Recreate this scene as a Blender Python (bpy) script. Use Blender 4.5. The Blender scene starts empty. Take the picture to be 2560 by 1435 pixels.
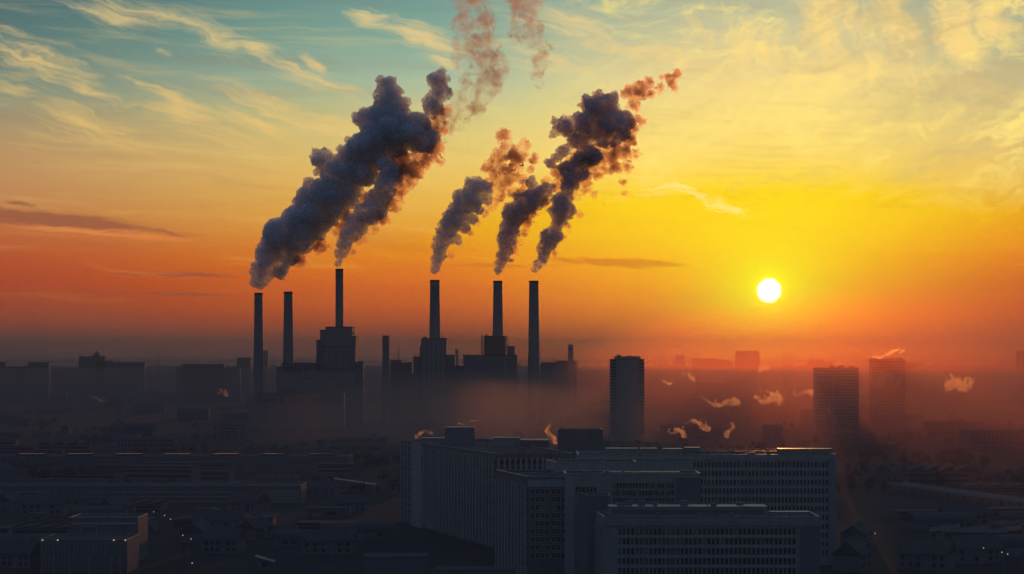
import bpy, bmesh, math, random
import numpy as np
from mathutils import Vector, noise as mnoise

SC = bpy.context.scene
COL = SC.collection
rnd = random.Random(7)

# ------------------------------------------------------------------ camera
FPX, CX, HY, CAMH = 4800.0, 1280.0, 912.0, 75.0      # focal length in photo pixels, optical centre, horizon row, eye height
cam_d = bpy.data.cameras.new('camera'); cam = bpy.data.objects.new('camera', cam_d); COL.objects.link(cam)
cam.location = (0, 0, CAMH); cam.rotation_euler = (math.radians(90), 0, 0)
cam_d.sensor_width = 36; cam_d.lens = FPX / 2560 * 36; cam_d.shift_y = (HY - 717.5) / 2560
cam_d.clip_start = 1; cam_d.clip_end = 120000
SC.camera = cam

def P(px, py, d):            # a point at depth d metres, from measurements taken on the photograph
    return ((px - CX) / FPX * d, d, CAMH + (HY - py) / FPX * d)
def X(px, d): return (px - CX) / FPX * d
def Z(py, d): return CAMH + (HY - py) / FPX * d

# ------------------------------------------------------------------ exposure and render settings
SC.view_settings.view_transform = 'Standard'; SC.view_settings.look = 'None'
SC.view_settings.exposure = 0.0; SC.view_settings.gamma = 1.0
cy = SC.cycles
cy.max_bounces = 8; cy.diffuse_bounces = 2; cy.glossy_bounces = 2; cy.transmission_bounces = 2
cy.volume_bounces = 4; cy.transparent_max_bounces = 24
cy.use_denoising = True
cy.volume_step_rate = 2.0; cy.volume_max_steps = 256
cy.sample_clamp_indirect = 4.0

def lin(c):
    f = lambda v: v / 12.92 if v <= 0.04045 else ((v + 0.055) / 1.055) ** 2.4
    return tuple(f(v / 255) for v in c[:3]) + (1.0,)

# ------------------------------------------------------------------ node expressions
class N:
    """A socket that can be computed with."""
    def __init__(s, t, k): s.t, s.k = t, k
    def _m(s, op, *a, clamp=False):
        n = s.t.nodes.new('ShaderNodeMath'); n.operation = op; n.use_clamp = clamp
        for i, v in enumerate((s,) + a):
            if isinstance(v, N): s.t.links.new(v.k, n.inputs[i])
            else: n.inputs[i].default_value = v
        return N(s.t, n.outputs[0])
    def __add__(s, o): return s._m('ADD', o)
    def __sub__(s, o): return s._m('SUBTRACT', o)
    def __mul__(s, o): return s._m('MULTIPLY', o)
    def __truediv__(s, o): return s._m('DIVIDE', o)
    __radd__ = __add__; __rmul__ = __mul__
    def rsub(s, o): return s * -1.0 + o
    def exp(s): return s._m('EXPONENT')
    def abs(s): return s._m('ABSOLUTE')
    def sqrt(s): return s._m('SQRT')
    def max(s, o): return s._m('MAXIMUM', o)
    def min(s, o): return s._m('MINIMUM', o)
    def pow(s, o): return s._m('POWER', o)
    def clamp(s): return s._m('ADD', 0.0, clamp=True)
    def atan2(s, o): return s._m('ARCTAN2', o)
    def smooth(s, a, b):
        n = s.t.nodes.new('ShaderNodeMapRange'); n.interpolation_type = 'SMOOTHSTEP'
        s.t.links.new(s.k, n.inputs['Value'])
        lo, hi = (a, b) if a < b else (b, a)
        n.inputs['From Min'].default_value = lo; n.inputs['From Max'].default_value = hi
        n.inputs['To Min'].default_value = 0 if a < b else 1; n.inputs['To Max'].default_value = 1 if a < b else 0
        return N(s.t, n.outputs['Result'])
    def map(s, a, b, c, d):
        n = s.t.nodes.new('ShaderNodeMapRange')
        s.t.links.new(s.k, n.inputs['Value'])
        for k, v in zip(('From Min', 'From Max', 'To Min', 'To Max'), (a, b, c, d)): n.inputs[k].default_value = v
        return N(s.t, n.outputs['Result'])
    def ramp(s, stops, interp='LINEAR'):
        n = s.t.nodes.new('ShaderNodeValToRGB'); r = n.color_ramp; r.interpolation = interp
        stops = sorted(stops, key=lambda q: q[0])
        while len(r.elements) < len(stops): r.elements.new(0.5)
        for e, (p, c) in zip(r.elements, stops): e.position = p; e.color = c
        s.t.links.new(s.k, n.inputs['Fac'])
        return N(s.t, n.outputs['Color'])
def xyz(t, x, y, z=0.0):
    n = t.nodes.new('ShaderNodeCombineXYZ')
    for i, v in enumerate((x, y, z)):
        if isinstance(v, N): t.links.new(v.k, n.inputs[i])
        else: n.inputs[i].default_value = v
    return N(t, n.outputs[0])
def noise(t, vec, scale, detail=4, rough=0.55, distort=0.0, color=False):
    n = t.nodes.new('ShaderNodeTexNoise'); n.inputs['Scale'].default_value = scale
    n.inputs['Detail'].default_value = detail; n.inputs['Roughness'].default_value = rough; n.inputs['Distortion'].default_value = distort
    if vec is not None: t.links.new(vec.k, n.inputs['Vector'])
    return N(t, n.outputs['Color' if color else 'Fac'])
def mixc(t, f, a, b, mode='MIX'):
    n = t.nodes.new('ShaderNodeMix'); n.data_type = 'RGBA'; n.blend_type = mode; n.clamp_factor = True; n.clamp_result = False
    for k, v in ((0, f), (6, a), (7, b)):
        if isinstance(v, N): t.links.new(v.k, n.inputs[k])
        else: n.inputs[k].default_value = v
    return N(t, n.outputs[2])

# ------------------------------------------------------------------ sun
SUN_PX, SUN_PY = 1923, 726
sdir = Vector(((SUN_PX - CX) / FPX, 1.0, (HY - SUN_PY) / FPX)).normalized()
sun_d = bpy.data.lights.new('sun', 'SUN'); sun = bpy.data.objects.new('sun', sun_d); COL.objects.link(sun)
sun_d.energy = SUN_E if 'SUN_E' in globals() else 3.4
sun_d.angle = math.radians(0.53); sun_d.color = (1.0, 0.34, 0.07)
sun.rotation_euler = sdir.to_track_quat('Z', 'Y').to_euler(); sun.location = (150, 1000, 400)
SUN_AZ = math.atan2(sdir.x, sdir.y); SUN_EL = math.asin(sdir.z)

# ------------------------------------------------------------------ sky: dusk gradient, sun, cirrus, on the directions of the sky
world = bpy.data.worlds.new('World'); SC.world = world; world.use_nodes = True
wt = world.node_tree; wt.nodes.clear()
tc = wt.nodes.new('ShaderNodeTexCoord')
sep = wt.nodes.new('ShaderNodeSeparateXYZ'); wt.links.new(tc.outputs['Generated'], sep.inputs[0])
dx, dy, dz = (N(wt, sep.outputs[i]) for i in range(3))
K = 4.8                                                    # 1 unit = 1/4.8 rad
az = dx.atan2(dy); el = dz.atan2((dx * dx + dy * dy).sqrt())
U = az * K; V = el * K
def au(px): return math.atan((px - CX) / FPX) * K
def av(py): return math.atan((HY - py) / FPX) * K
VMAX = 1.2
def column(stops):
    return (V / VMAX).clamp().ramp([(max(0.0, av(py)) / VMAX, lin(c)) for py, c in stops])
left = column([(912,(66,60,62)),(885,(84,64,62)),(855,(112,70,60)),(820,(146,74,58)),(780,(166,78,54)),(720,(182,78,52)),(660,(192,86,52)),(600,(200,104,58)),(540,(200,128,72)),(470,(200,144,88)),(400,(194,150,98)),(330,(174,152,112)),(250,(134,148,128)),(150,(94,130,126)),(60,(76,118,120)),(0,(66,106,114)),(-300,(44,82,112))])
mid = column([(912,(92,66,60)),(860,(140,76,58)),(810,(184,84,48)),(760,(210,98,42)),(700,(226,112,34)),(640,(232,136,38)),(560,(232,166,56)),(480,(234,184,76)),(400,(230,196,100)),(300,(208,198,126)),(200,(162,186,156)),(100,(126,168,150)),(0,(106,154,146)),(-300,(66,114,136))])
sunc = column([(912,(190,80,40)),(875,(226,98,28)),(835,(242,106,14)),(790,(252,126,2)),(726,(255,156,0)),(660,(255,186,2)),(600,(255,208,14)),(540,(255,214,34)),(480,(252,218,62)),(400,(248,216,98)),(300,(244,216,116)),(200,(236,210,132)),(100,(204,196,146)),(0,(172,182,152)),(-300,(110,140,140))])
right = column([(912,(110,66,54)),(865,(130,68,52)),(820,(160,70,44)),(780,(186,78,42)),(720,(208,98,40)),(660,(226,122,38)),(600,(234,152,50)),(500,(226,178,84)),(400,(220,186,106)),(300,(202,182,120)),(200,(186,180,132)),(100,(176,174,138)),(0,(140,162,148)),(-300,(90,125,135))])
base = mixc(wt, U.smooth(au(-150), au(1150)), left, mid)
base = mixc(wt, U.smooth(au(1000), au(1880)), base, sunc)
base = mixc(wt, U.smooth(au(1960), au(2620)), base, right)
# long level streaks of thin cloud low in the sky
warp = noise(wt, xyz(wt, U * 1.0, V * 2.0), 2.2, 3, 0.5)
str1 = noise(wt, xyz(wt, U * 1.1 + warp * 0.5, V * 16.0 + U * 0.9 + warp * 1.5), 1.6, 6, 0.62)
base = mixc(wt, str1.smooth(0.50, 0.80) * V.smooth(0.02, 0.35) * 0.30, base, lin((255, 214, 120)), 'MIX')
base = mixc(wt, str1.smooth(0.50, 0.22) * V.smooth(0.02, 0.3) * 0.20, base, lin((150, 78, 60)), 'MIX')
# cirrus: patches with their own place, length and slope, broken up by streaky noise
UV = xyz(wt, U, V)
ww = noise(wt, xyz(wt, U * 2.4, V * 5.0, 2.0), 2.0, 4, 0.6)
ww2 = noise(wt, xyz(wt, U * 2.0, V * 4.0, 9.0), 2.0, 4, 0.6)
UVW = xyz(wt, U + (ww - 0.5) * 0.16, V + (ww2 - 0.5) * 0.09)
UVL = xyz(wt, U, V + (ww2 - 0.5) * 0.022)
def patch(px, py, hl, hw, slope, vec=None):
    m = wt.nodes.new('ShaderNodeMapping'); m.vector_type = 'TEXTURE'
    m.inputs['Location'].default_value = (au(px), av(py), 0); m.inputs['Rotation'].default_value = (0, 0, math.radians(-slope))
    m.inputs['Scale'].default_value = (hl / 1000, hw / 1000, 1)
    wt.links.new((vec or UVW).k, m.inputs['Vector'])
    g = wt.nodes.new('ShaderNodeTexGradient'); g.gradient_type = 'SPHERICAL'; wt.links.new(m.outputs[0], g.inputs['Vector'])
    return N(wt, g.outputs['Fac'])
def patches(lst, vec=None):
    o = None
    for c in lst:
        m = patch(*c[:5], vec)
        if len(c) > 5: m = m * c[5]
        o = m if o is None else o.max(m)
    return o
def streaks(slope, stretch, seed, scale=3.0):
    m = wt.nodes.new('ShaderNodeMapping'); m.vector_type = 'TEXTURE'
    m.inputs['Rotation'].default_value = (0, 0, math.radians(-slope)); m.inputs['Location'].default_value = (seed, seed * .7, seed)
    m.inputs['Scale'].default_value = (1, 1 / stretch, 1)
    wt.links.new(UVW.k, m.inputs['Vector'])
    return noise(wt, N(wt, m.outputs[0]), scale * 1.6, 8, 0.64, 0.35)
cream = lin((230, 204, 138))
s15 = streaks(16, 13, 3.0, 2.4)
G = patches([(330,58,300,60,8),(540,105,240,62,19),(640,140,90,46,32),(415,140,60,16,0,.7),
          (90,180,230,90,22),(230,235,180,50,32),(30,245,160,50,12),
          (190,310,240,70,16),(430,280,200,75,26),(300,360,280,50,14,.8),(560,350,320,46,14,.7),
          (690,265,330,40,17),(790,205,220,36,16),(820,305,260,44,13),(640,310,200,40,18),
          (945,42,90,30,16),(1060,95,190,56,22),(1090,150,120,36,30,.8),(790,165,90,20,30,.8),
          (1440,60,240,110,8,.8),(1640,140,420,90,10,.8),(1380,150,260,50,12,.7)])
clouds = (G * 0.95 + s15 * 1.9 - 1.16).smooth(0.0, 0.95) * G.smooth(0.0, 0.35)
ccol = mixc(wt, V.smooth(0.95, 0.45), cream, lin((238, 194, 106)))
base = mixc(wt, clouds * 0.85, base, ccol)
s80 = streaks(72, 5.0, 11.0, 1.6)
G = patches([(2050,60,170,110,78),(2230,80,170,100,70),(2390,95,140,70,55),(2490,70,120,70,40),(1900,130,300,90,20,.7),(2150,190,420,80,8,.7)])
base = mixc(wt, (G * 1.0 + s80 * 2.2 - 1.16).smooth(0.0, 0.8) * G.smooth(0.0, 0.25) * 0.9, base, lin((246, 212, 124)))
# feathery texture of the veil above the sun
fw = noise(wt, xyz(wt, U * 1.6, V * 2.4, 3.0), 2.0, 4, 0.6)
fe = noise(wt, xyz(wt, U * 1.5 + fw * 1.1, V * 5.5 - U * 0.9 + fw * 2.0, 1.0), 1.8, 8, 0.64)
veil = U.smooth(au(1250), au(1700)) * V.smooth(av(680), av(300)) * V.smooth(av(-160), av(60))
base = mixc(wt, fe.smooth(0.48, 0.66) * veil * 0.85, base, lin((254, 226, 118)))
base = mixc(wt, fe.smooth(0.5, 0.32) * veil * 0.5, base, lin((190, 170, 120)))
# the bright shred above the sun and the dark bars low down
s5 = streaks(9, 9, 5.0)
G = patches([(1850,523,170,32,14),(1690,478,260,26,14,.7)])
base = mixc(wt, (G * 0.8 + s5 * 2.6 - 1.5).smooth(0.0, 0.8) * G.smooth(0.0, 0.5) * 0.85, base, (1.0, 0.93, 0.45, 1))
def bars(lst, col, k):
    G = patches(lst, UVL)
    return mixc(wt, (G * 1.0 + s5 * 1.5 - 0.95).smooth(0.0, 0.5) * G.smooth(0.0, 0.3) * k, base, col)
base = bars([(240,588,320,16,5)], lin((240, 140, 72)), 0.7)
base = bars([(130,560,460,30,5),(40,522,110,12,2,.7),(470,690,260,12,1,.8),(400,735,300,7,1,.8)], lin((150, 84, 64)), 0.75)
base = bars([(1540,656,270,20,2),(1250,664,330,9,1,.8)], lin((214, 116, 36)), 0.8)
# glow and disc of the sun
du, dv = U - SUN_AZ * K, V - SUN_EL * K
r2 = du * du + dv * dv
g1 = (r2 * -32.0).exp(); g2 = (r2 * -190.0).exp(); g0 = ((du * du * 0.5 + dv * dv * 1.1) * -9.0).exp()
base = mixc(wt, g0 * 0.22, base, (1.0, 0.58, 0.0, 1))
base = mixc(wt, g1 * 0.92, base, (1.0, 0.80, 0.0, 1))
base = mixc(wt, g2 * 0.95, base, (1.05, 0.92, 0.02, 1))
base = mixc(wt, (r2 * -800.0).exp() * 0.8, base, (1.6, 1.45, 0.25, 1))
hz = noise(wt, xyz(wt, U * 3.0, V * 60.0), 1.0, 3, 0.5)
disc = (r2.sqrt() + (hz - 0.5) * 0.012).smooth(0.033, 0.018)
hs = wt.nodes.new('ShaderNodeHueSaturation'); wt.links.new(base.k, hs.inputs['Color']); wt.links.new((V.smooth(0.55, 0.0) * 0.12 + 0.97 + U.smooth(au(900), au(1700)) * V.smooth(0.6, 0.2) * 0.16).k, hs.inputs['Saturation']); wt.links.new((V.map(0.05, 0.5, 0.96, 1.03) * U.map(au(0), au(1500), 0.84, 1.0)).k, hs.inputs['Value'])
base = N(wt, hs.outputs['Color'])
# the sky beyond the haze is brighter than it looks through it
comp = ((el.max(0.0) + 0.011)._m('POWER', -1.0) * 0.040).exp()
base = mixc(wt, 1.0, base, xyz(wt, comp, comp, comp), 'MULTIPLY')
# away from the sunset: the blue half of the dusk sky
back = (el / 1.5708).clamp().ramp([(0, (.030,.046,.078,1)), (0.12, (.052,.086,.145,1)), (0.45, (.085,.155,.27,1)), (1, (.07,.145,.27,1))])
base = mixc(wt, el.smooth(0.24, 0.9), base, back)
base = mixc(wt, az.abs().smooth(0.38, 1.5), base, back)
base = mixc(wt, el.smooth(0.0, -0.02), base, lin((44, 40, 42)))
sky = wt.nodes.new('ShaderNodeTexSky'); sky.sky_type = 'NISHITA'; sky.sun_disc = False
sky.sun_elevation = SUN_EL; sky.sun_rotation = SUN_AZ; sky.altitude = 100; sky.air_density = 1.5; sky.dust_density = 3
bg1 = wt.nodes.new('ShaderNodeBackground'); wt.links.new(base.k, bg1.inputs['Color']); bg1.inputs['Strength'].default_value = SKY_S if 'SKY_S' in globals() else 1.0
bg2 = wt.nodes.new('ShaderNodeBackground'); wt.links.new(sky.outputs[0], bg2.inputs['Color']); bg2.inputs['Strength'].default_value = 0.002
bg3 = wt.nodes.new('ShaderNodeBackground'); bg3.inputs['Color'].default_value = (1, 0.95, 0.75, 1); wt.links.new((disc * 9.0).k, bg3.inputs['Strength'])
ad1 = wt.nodes.new('ShaderNodeAddShader'); ad2 = wt.nodes.new('ShaderNodeAddShader'); wo = wt.nodes.new('ShaderNodeOutputWorld')
wt.links.new(bg1.outputs[0], ad1.inputs[0]); wt.links.new(bg2.outputs[0], ad1.inputs[1])
wt.links.new(ad1.outputs[0], ad2.inputs[0]); wt.links.new(bg3.outputs[0], ad2.inputs[1]); wt.links.new(ad2.outputs[0], wo.inputs['Surface'])
world.cycles.sampling_method = 'MANUAL'; world.cycles.sample_map_resolution = 1024

# ------------------------------------------------------------------ helpers: meshes, things, tags
def tag(o, label=None, cat=None, group=None, kind=None):
    if label: o['label'] = label
    if cat: o['category'] = cat
    if group: o['group'] = group
    if kind: o['kind'] = kind
    return o
def empty(name, loc=(0, 0, 0), label=None, cat=None, group=None, rz=0.0):
    o = bpy.data.objects.new(name, None); COL.objects.link(o); o.location = loc; o.rotation_euler.z = rz
    o.empty_display_size = 2
    return tag(o, label, cat, group)
def link(name, me, parent=None):
    o = bpy.data.objects.new(name, me); COL.objects.link(o)
    if parent: o.parent = parent
    return o
def copy_tree(o, parent=None):
    c = o.copy(); COL.objects.link(c)
    if parent: c.parent = parent
    for ch in list(o.children): copy_tree(ch, c)
    return c
class MB:
    def __init__(s): s.v, s.f = [], []
    def box(s, x0, x1, y0, y1, z0, z1):
        b = len(s.v)
        s.v += [(x, y, z) for z in (z0, z1) for x, y in ((x0, y0), (x1, y0), (x1, y1), (x0, y1))]
        s.f += [(b+3, b+2, b+1, b), (b+4, b+5, b+6, b+7)] + [(b+i, b+(i+1) % 4, b+4+(i+1) % 4, b+4+i) for i in range(4)]
        return s
    def prism(s, pts, z0, z1, top=None):
        """Footprint pts (anticlockwise seen from above) raised from z0 to z1; top gives another outline above."""
        b, n = len(s.v), len(pts); top = top or pts
        s.v += [(p[0], p[1], z0) for p in pts] + [(p[0], p[1], z1) for p in top]
        s.f += [tuple(range(b+n-1, b-1, -1)), tuple(range(b+n, b+2*n))] + [(b+i, b+(i+1) % n, b+n+(i+1) % n, b+n+i) for i in range(n)]
        return s
    def bar(s, a, c, w, h, up=(0, 0, 1)):
        """A bar of section w x h from a to c."""
        a, c = Vector(a), Vector(c); d = (c - a).normalized(); u = Vector(up)
        if abs(d.dot(u)) > 0.98: u = Vector((0, 1, 0))
        r = d.cross(u).normalized(); u = r.cross(d)
        b = len(s.v)
        for p in (a, c):
            for i, j in ((-1, -1), (1, -1), (1, 1), (-1, 1)): s.v.append(tuple(p + r * (i * w / 2) + u * (j * h / 2)))
        s.f += [(b, b+1, b+2, b+3), (b+7, b+6, b+5, b+4)] + [(b+(i+1) % 4, b+i, b+4+i, b+4+(i+1) % 4) for i in range(4)]
        return s
    def lathe(s, x, y, prof, n=32, cap=True):
        """Rings of (radius, z) round the axis at x, y."""
        b = len(s.v)
        for r, z in prof:
            s.v += [(x + r * math.cos(2*math.pi*i/n), y + r * math.sin(2*math.pi*i/n), z) for i in range(n)]
        for k in range(len(prof) - 1):
            o = b + k*n
            s.f += [(o+i, o+(i+1) % n, o+n+(i+1) % n, o+n+i) for i in range(n)]
        if cap:
            s.f.append(tuple(range(b+n-1, b-1, -1))); e = b + (len(prof)-1)*n; s.f.append(tuple(range(e, e+n)))
        return s
    def build(s, name, mat, parent=None):
        me = bpy.data.meshes.new(name); me.from_pydata(s.v, [], s.f); me.materials.append(mat); me.update()
        return link(name, me, parent)

# ------------------------------------------------------------------ materials
def mat_new(name):
    m = bpy.data.materials.new(name); m.use_nodes = True; t = m.node_tree; t.nodes.clear()
    out = t.nodes.new('ShaderNodeOutputMaterial'); return m, t, out
def obj_co(t):
    n = t.nodes.new('ShaderNodeTexCoord'); return N(t, n.outputs['Object'])
def principled(t, out):
    b = t.nodes.new('ShaderNodeBsdfPrincipled'); t.links.new(b.outputs[0], out.inputs['Surface']); return b
def setk(t, sock, v):
    if isinstance(v, N): t.links.new(v.k, sock)
    else: sock.default_value = v
def solid(name, c, rough=0.85, metal=0.0, var=0.3, scale=0.25, spec=0.3, streak=True):
    """Weathered surface: broad blotches, fine grain and rain streaks."""
    m, t, out = mat_new(name); b = principled(t, out); co = obj_co(t)
    n1 = noise(t, co, scale, 5, 0.6); n2 = noise(t, co, scale * 9, 3, 0.6)
    k = n1 * 0.6 + n2 * 0.4
    if streak:
        mp = t.nodes.new('ShaderNodeMapping'); mp.inputs['Scale'].default_value = (1.2, 1.2, 0.05); t.links.new(co.k, mp.inputs['Vector'])
        k = k * 0.65 + noise(t, N(t, mp.outputs[0]), 0.8, 4, 0.6) * 0.35
    lo = tuple(v * (1 - var) for v in c) + (1,); hi = tuple(min(1, v * (1 + var)) for v in c) + (1,)
    setk(t, b.inputs['Base Color'], k.ramp([(0.3, lo), (0.7, hi)]))
    b.inputs['Roughness'].default_value = rough; b.inputs['Metallic'].default_value = metal
    b.inputs['Specular IOR Level'].default_value = spec
    return m
M = {}
M['concrete'] = solid('weathered_concrete', (0.27, 0.258, 0.24), 0.88)
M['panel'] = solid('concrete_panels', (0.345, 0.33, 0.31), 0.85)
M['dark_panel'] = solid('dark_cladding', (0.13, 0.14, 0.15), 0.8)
M['stack'] = solid('chimney_concrete', (0.20, 0.21, 0.22), 0.9, scale=0.08)
M['soot'] = solid('soot_blackened_concrete', (0.035, 0.035, 0.037), 0.95)
M['brick'] = solid('dark_brickwork', (0.17, 0.175, 0.185), 0.92)
M['roof'] = solid('roofing_felt', (0.07, 0.07, 0.075), 0.95, spec=0.1, streak=False)
M['coping'] = solid('metal_coping', (0.36, 0.35, 0.33), 0.42, 1.0, 0.75, scale=0.12, streak=False)
M['steel'] = solid('painted_steel', (0.16, 0.17, 0.18), 0.6, 0.0)
M['shed'] = solid('shed_cladding', (0.11, 0.12, 0.13), 0.8)
def glass_mat():
    m, t, out = mat_new('window_glass'); b = principled(t, out); co = obj_co(t)
    inf = t.nodes.new('ShaderNodeObjectInfo')
    v = N(t, inf.outputs['Random'])
    setk(t, b.inputs['Base Color'], v.ramp([(0.0, (.006,.007,.009,1)), (0.72, (.02,.023,.028,1)), (0.8, (.07,.068,.062,1)), (1.0, (.19,.18,.16,1))]))
    b.inputs['Roughness'].default_value = 0.12; b.inputs['Specular IOR Level'].default_value = 0.6
    return m
M['glass'] = glass_mat()

# ------------------------------------------------------------------ ground and haze
def ground_mat():
    m, t, out = mat_new('city_ground'); b = principled(t, out); co = obj_co(t)
    n1 = noise(t, co, 0.004, 6, 0.6); n2 = noise(t, co, 0.03, 6, 0.65); n3 = noise(t, co, 0.3, 4, 0.6)
    k = n1 * 0.45 + n2 * 0.35 + n3 * 0.2
    setk(t, b.inputs['Base Color'], k.ramp([(0.34, (.008,.010,.011,1)), (0.47, (.016,.019,.02,1)), (0.56, (.028,.030,.032,1)), (0.68, (.06,.062,.065,1))]))
    b.inputs['Roughness'].default_value = 0.95; b.inputs['Specular IOR Level'].default_value = 0.15
    return m
g = MB(); g.box(-30000, 30000, -2000, 45000, -2, 0); go = g.build('ground', ground_mat()); tag(go, kind='structure')

HAZE_D, HAZE_A, HAZE_C = 0.6e-4, 0.45, (0.10, 0.16, 0.27, 1)
def haze():
    m, t, out = mat_new('haze_air')
    v = t.nodes.new('ShaderNodeVolumePrincipled'); v.inputs['Color'].default_value = HAZE_C
    v.inputs['Density'].default_value = HAZE_D; v.inputs['Anisotropy'].default_value = HAZE_A
    t.links.new(v.outputs[0], out.inputs['Volume']); m.cycles.homogeneous_volume = True
    b = MB(); b.box(-30500, 30500, -2500, 45500, -3, 640); o = b.build('haze', m); tag(o, kind='stuff')
    return o
haze()
def mist_layer(top, dens, col, aniso, y0, y1, w):
    m, t, out = mat_new('mist_air'); v = t.nodes.new('ShaderNodeVolumePrincipled')
    v.inputs['Color'].default_value = col; v.inputs['Density'].default_value = dens; v.inputs['Anisotropy'].default_value = aniso
    t.links.new(v.outputs[0], out.inputs['Volume']); m.cycles.homogeneous_volume = True
    o = MB().box(-w, w, y0, y1, -2.5, top).build('mist_layer', m); tag(o, kind='stuff')
mist_layer(70, 2.6e-4, (0.095, 0.165, 0.28, 1), 0.35, -1800, 16000, 9000)
mist_layer(112, 1.2e-4, (0.085, 0.15, 0.26, 1), 0.35, -1900, 18000, 9500)
def smog(name, dens, albedo, aniso, lo, hi, org, size, nscale, cut):
    m, t, out = mat_new(name); co = obj_co(t)
    v = t.nodes.new('ShaderNodeVolumePrincipled'); v.inputs['Color'].default_value = albedo; v.inputs['Anisotropy'].default_value = aniso
    s_ = t.nodes.new('ShaderNodeSeparateXYZ'); t.links.new(co.k, s_.inputs[0])
    x, y, z = (N(t, s_.outputs[i]) for i in range(3))
    q = (x / size[0]) * (x / size[0]) + (y / size[1]) * (y / size[1]) + (z / size[2]) * (z / size[2])
    n = noise(t, co, nscale, 4, 0.6, 0.5)
    setk(t, v.inputs['Density'], (q * -2.2).exp() * q.smooth(1.0, 0.6) * n.smooth(cut[0], cut[1]) * dens)
    t.links.new(v.outputs[0], out.inputs['Volume']); m.cycles.volume_step_rate = 0.6
    bm = bmesh.new(); bmesh.ops.create_icosphere(bm, subdivisions=3, radius=1.05)
    for q_ in bm.verts: q_.co = (q_.co.x * size[0], q_.co.y * size[1], max(q_.co.z * size[2], -org[2] + 0.5))
    me = bpy.data.meshes.new(name); bm.to_mesh(me); bm.free(); me.materials.append(m)
    o = link(name, me); o.location = org; tag(o, kind='stuff')
    return o
smog('sunglow_smog', 7.5e-4, (0.82, 0.23, 0.10, 1), 0.78, 0, 1, (X(1930, 2500), 2500, 10), (330, 2150, 165), 0.003, (0.25, 0.6))  # red glow below the sun, put into this smog's colour and shape
smog('ground_mist', 4.2e-3, (0.74, 0.54, 0.46, 1), 0.6, 0, 1, (X(1150, 1850), 1850, 12), (240, 300, 56), 0.012, (0.25, 0.6))

# ------------------------------------------------------------------ smoke
def smoke_mat(name, dens, aniso=0.6, color=(0.72, 0.75, 0.82, 1), hole=None, surf=0.10, nscale=0.05, step=0.15, tint=(0.70, 0.74, 0.84, 1)):
    m, t, out = mat_new(name); co = obj_co(t)
    v = t.nodes.new('ShaderNodeVolumePrincipled'); v.inputs['Color'].default_value = color; v.inputs['Anisotropy'].default_value = aniso
    if hole:
        n = noise(t, co, nscale, 5, 0.65, 0.6)
        setk(t, v.inputs['Density'], n.smooth(hole[0], hole[1]) * dens)
        m.cycles.volume_step_rate = step
    else:
        v.inputs['Density'].default_value = dens; m.cycles.homogeneous_volume = True
    t.links.new(v.outputs[0], out.inputs['Volume'])
    tr = t.nodes.new('ShaderNodeBsdfTransparent'); df = t.nodes.new('ShaderNodeBsdfDiffuse'); tl = t.nodes.new('ShaderNodeBsdfTranslucent')
    df.inputs['Color'].default_value = tint; tl.inputs['Color'].default_value = (0.6, 0.5, 0.45, 1)
    m1 = t.nodes.new('ShaderNodeMixShader'); m1.inputs[0].default_value = 0.35; t.links.new(df.outputs[0], m1.inputs[1]); t.links.new(tl.outputs[0], m1.inputs[2])
    m2 = t.nodes.new('ShaderNodeMixShader'); n2 = noise(t, co, nscale * 5, 5, 0.7)
    setk(t, m2.inputs[0], n2.smooth(0.42, 0.62) * surf)
    t.links.new(tr.outputs[0], m2.inputs[1]); t.links.new(m1.outputs[0], m2.inputs[2]); t.links.new(m2.outputs[0], out.inputs['Surface'])
    return m
def ico(sub):
    bm = bmesh.new(); bmesh.ops.create_icosphere(bm, subdivisions=sub, radius=1.0)
    v = np.array([x.co[:] for x in bm.verts]); f = np.array([[x.index for x in q.verts] for q in bm.faces]); bm.free(); return v, f
ICO = {1: ico(1), 2: ico(2)}
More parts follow.
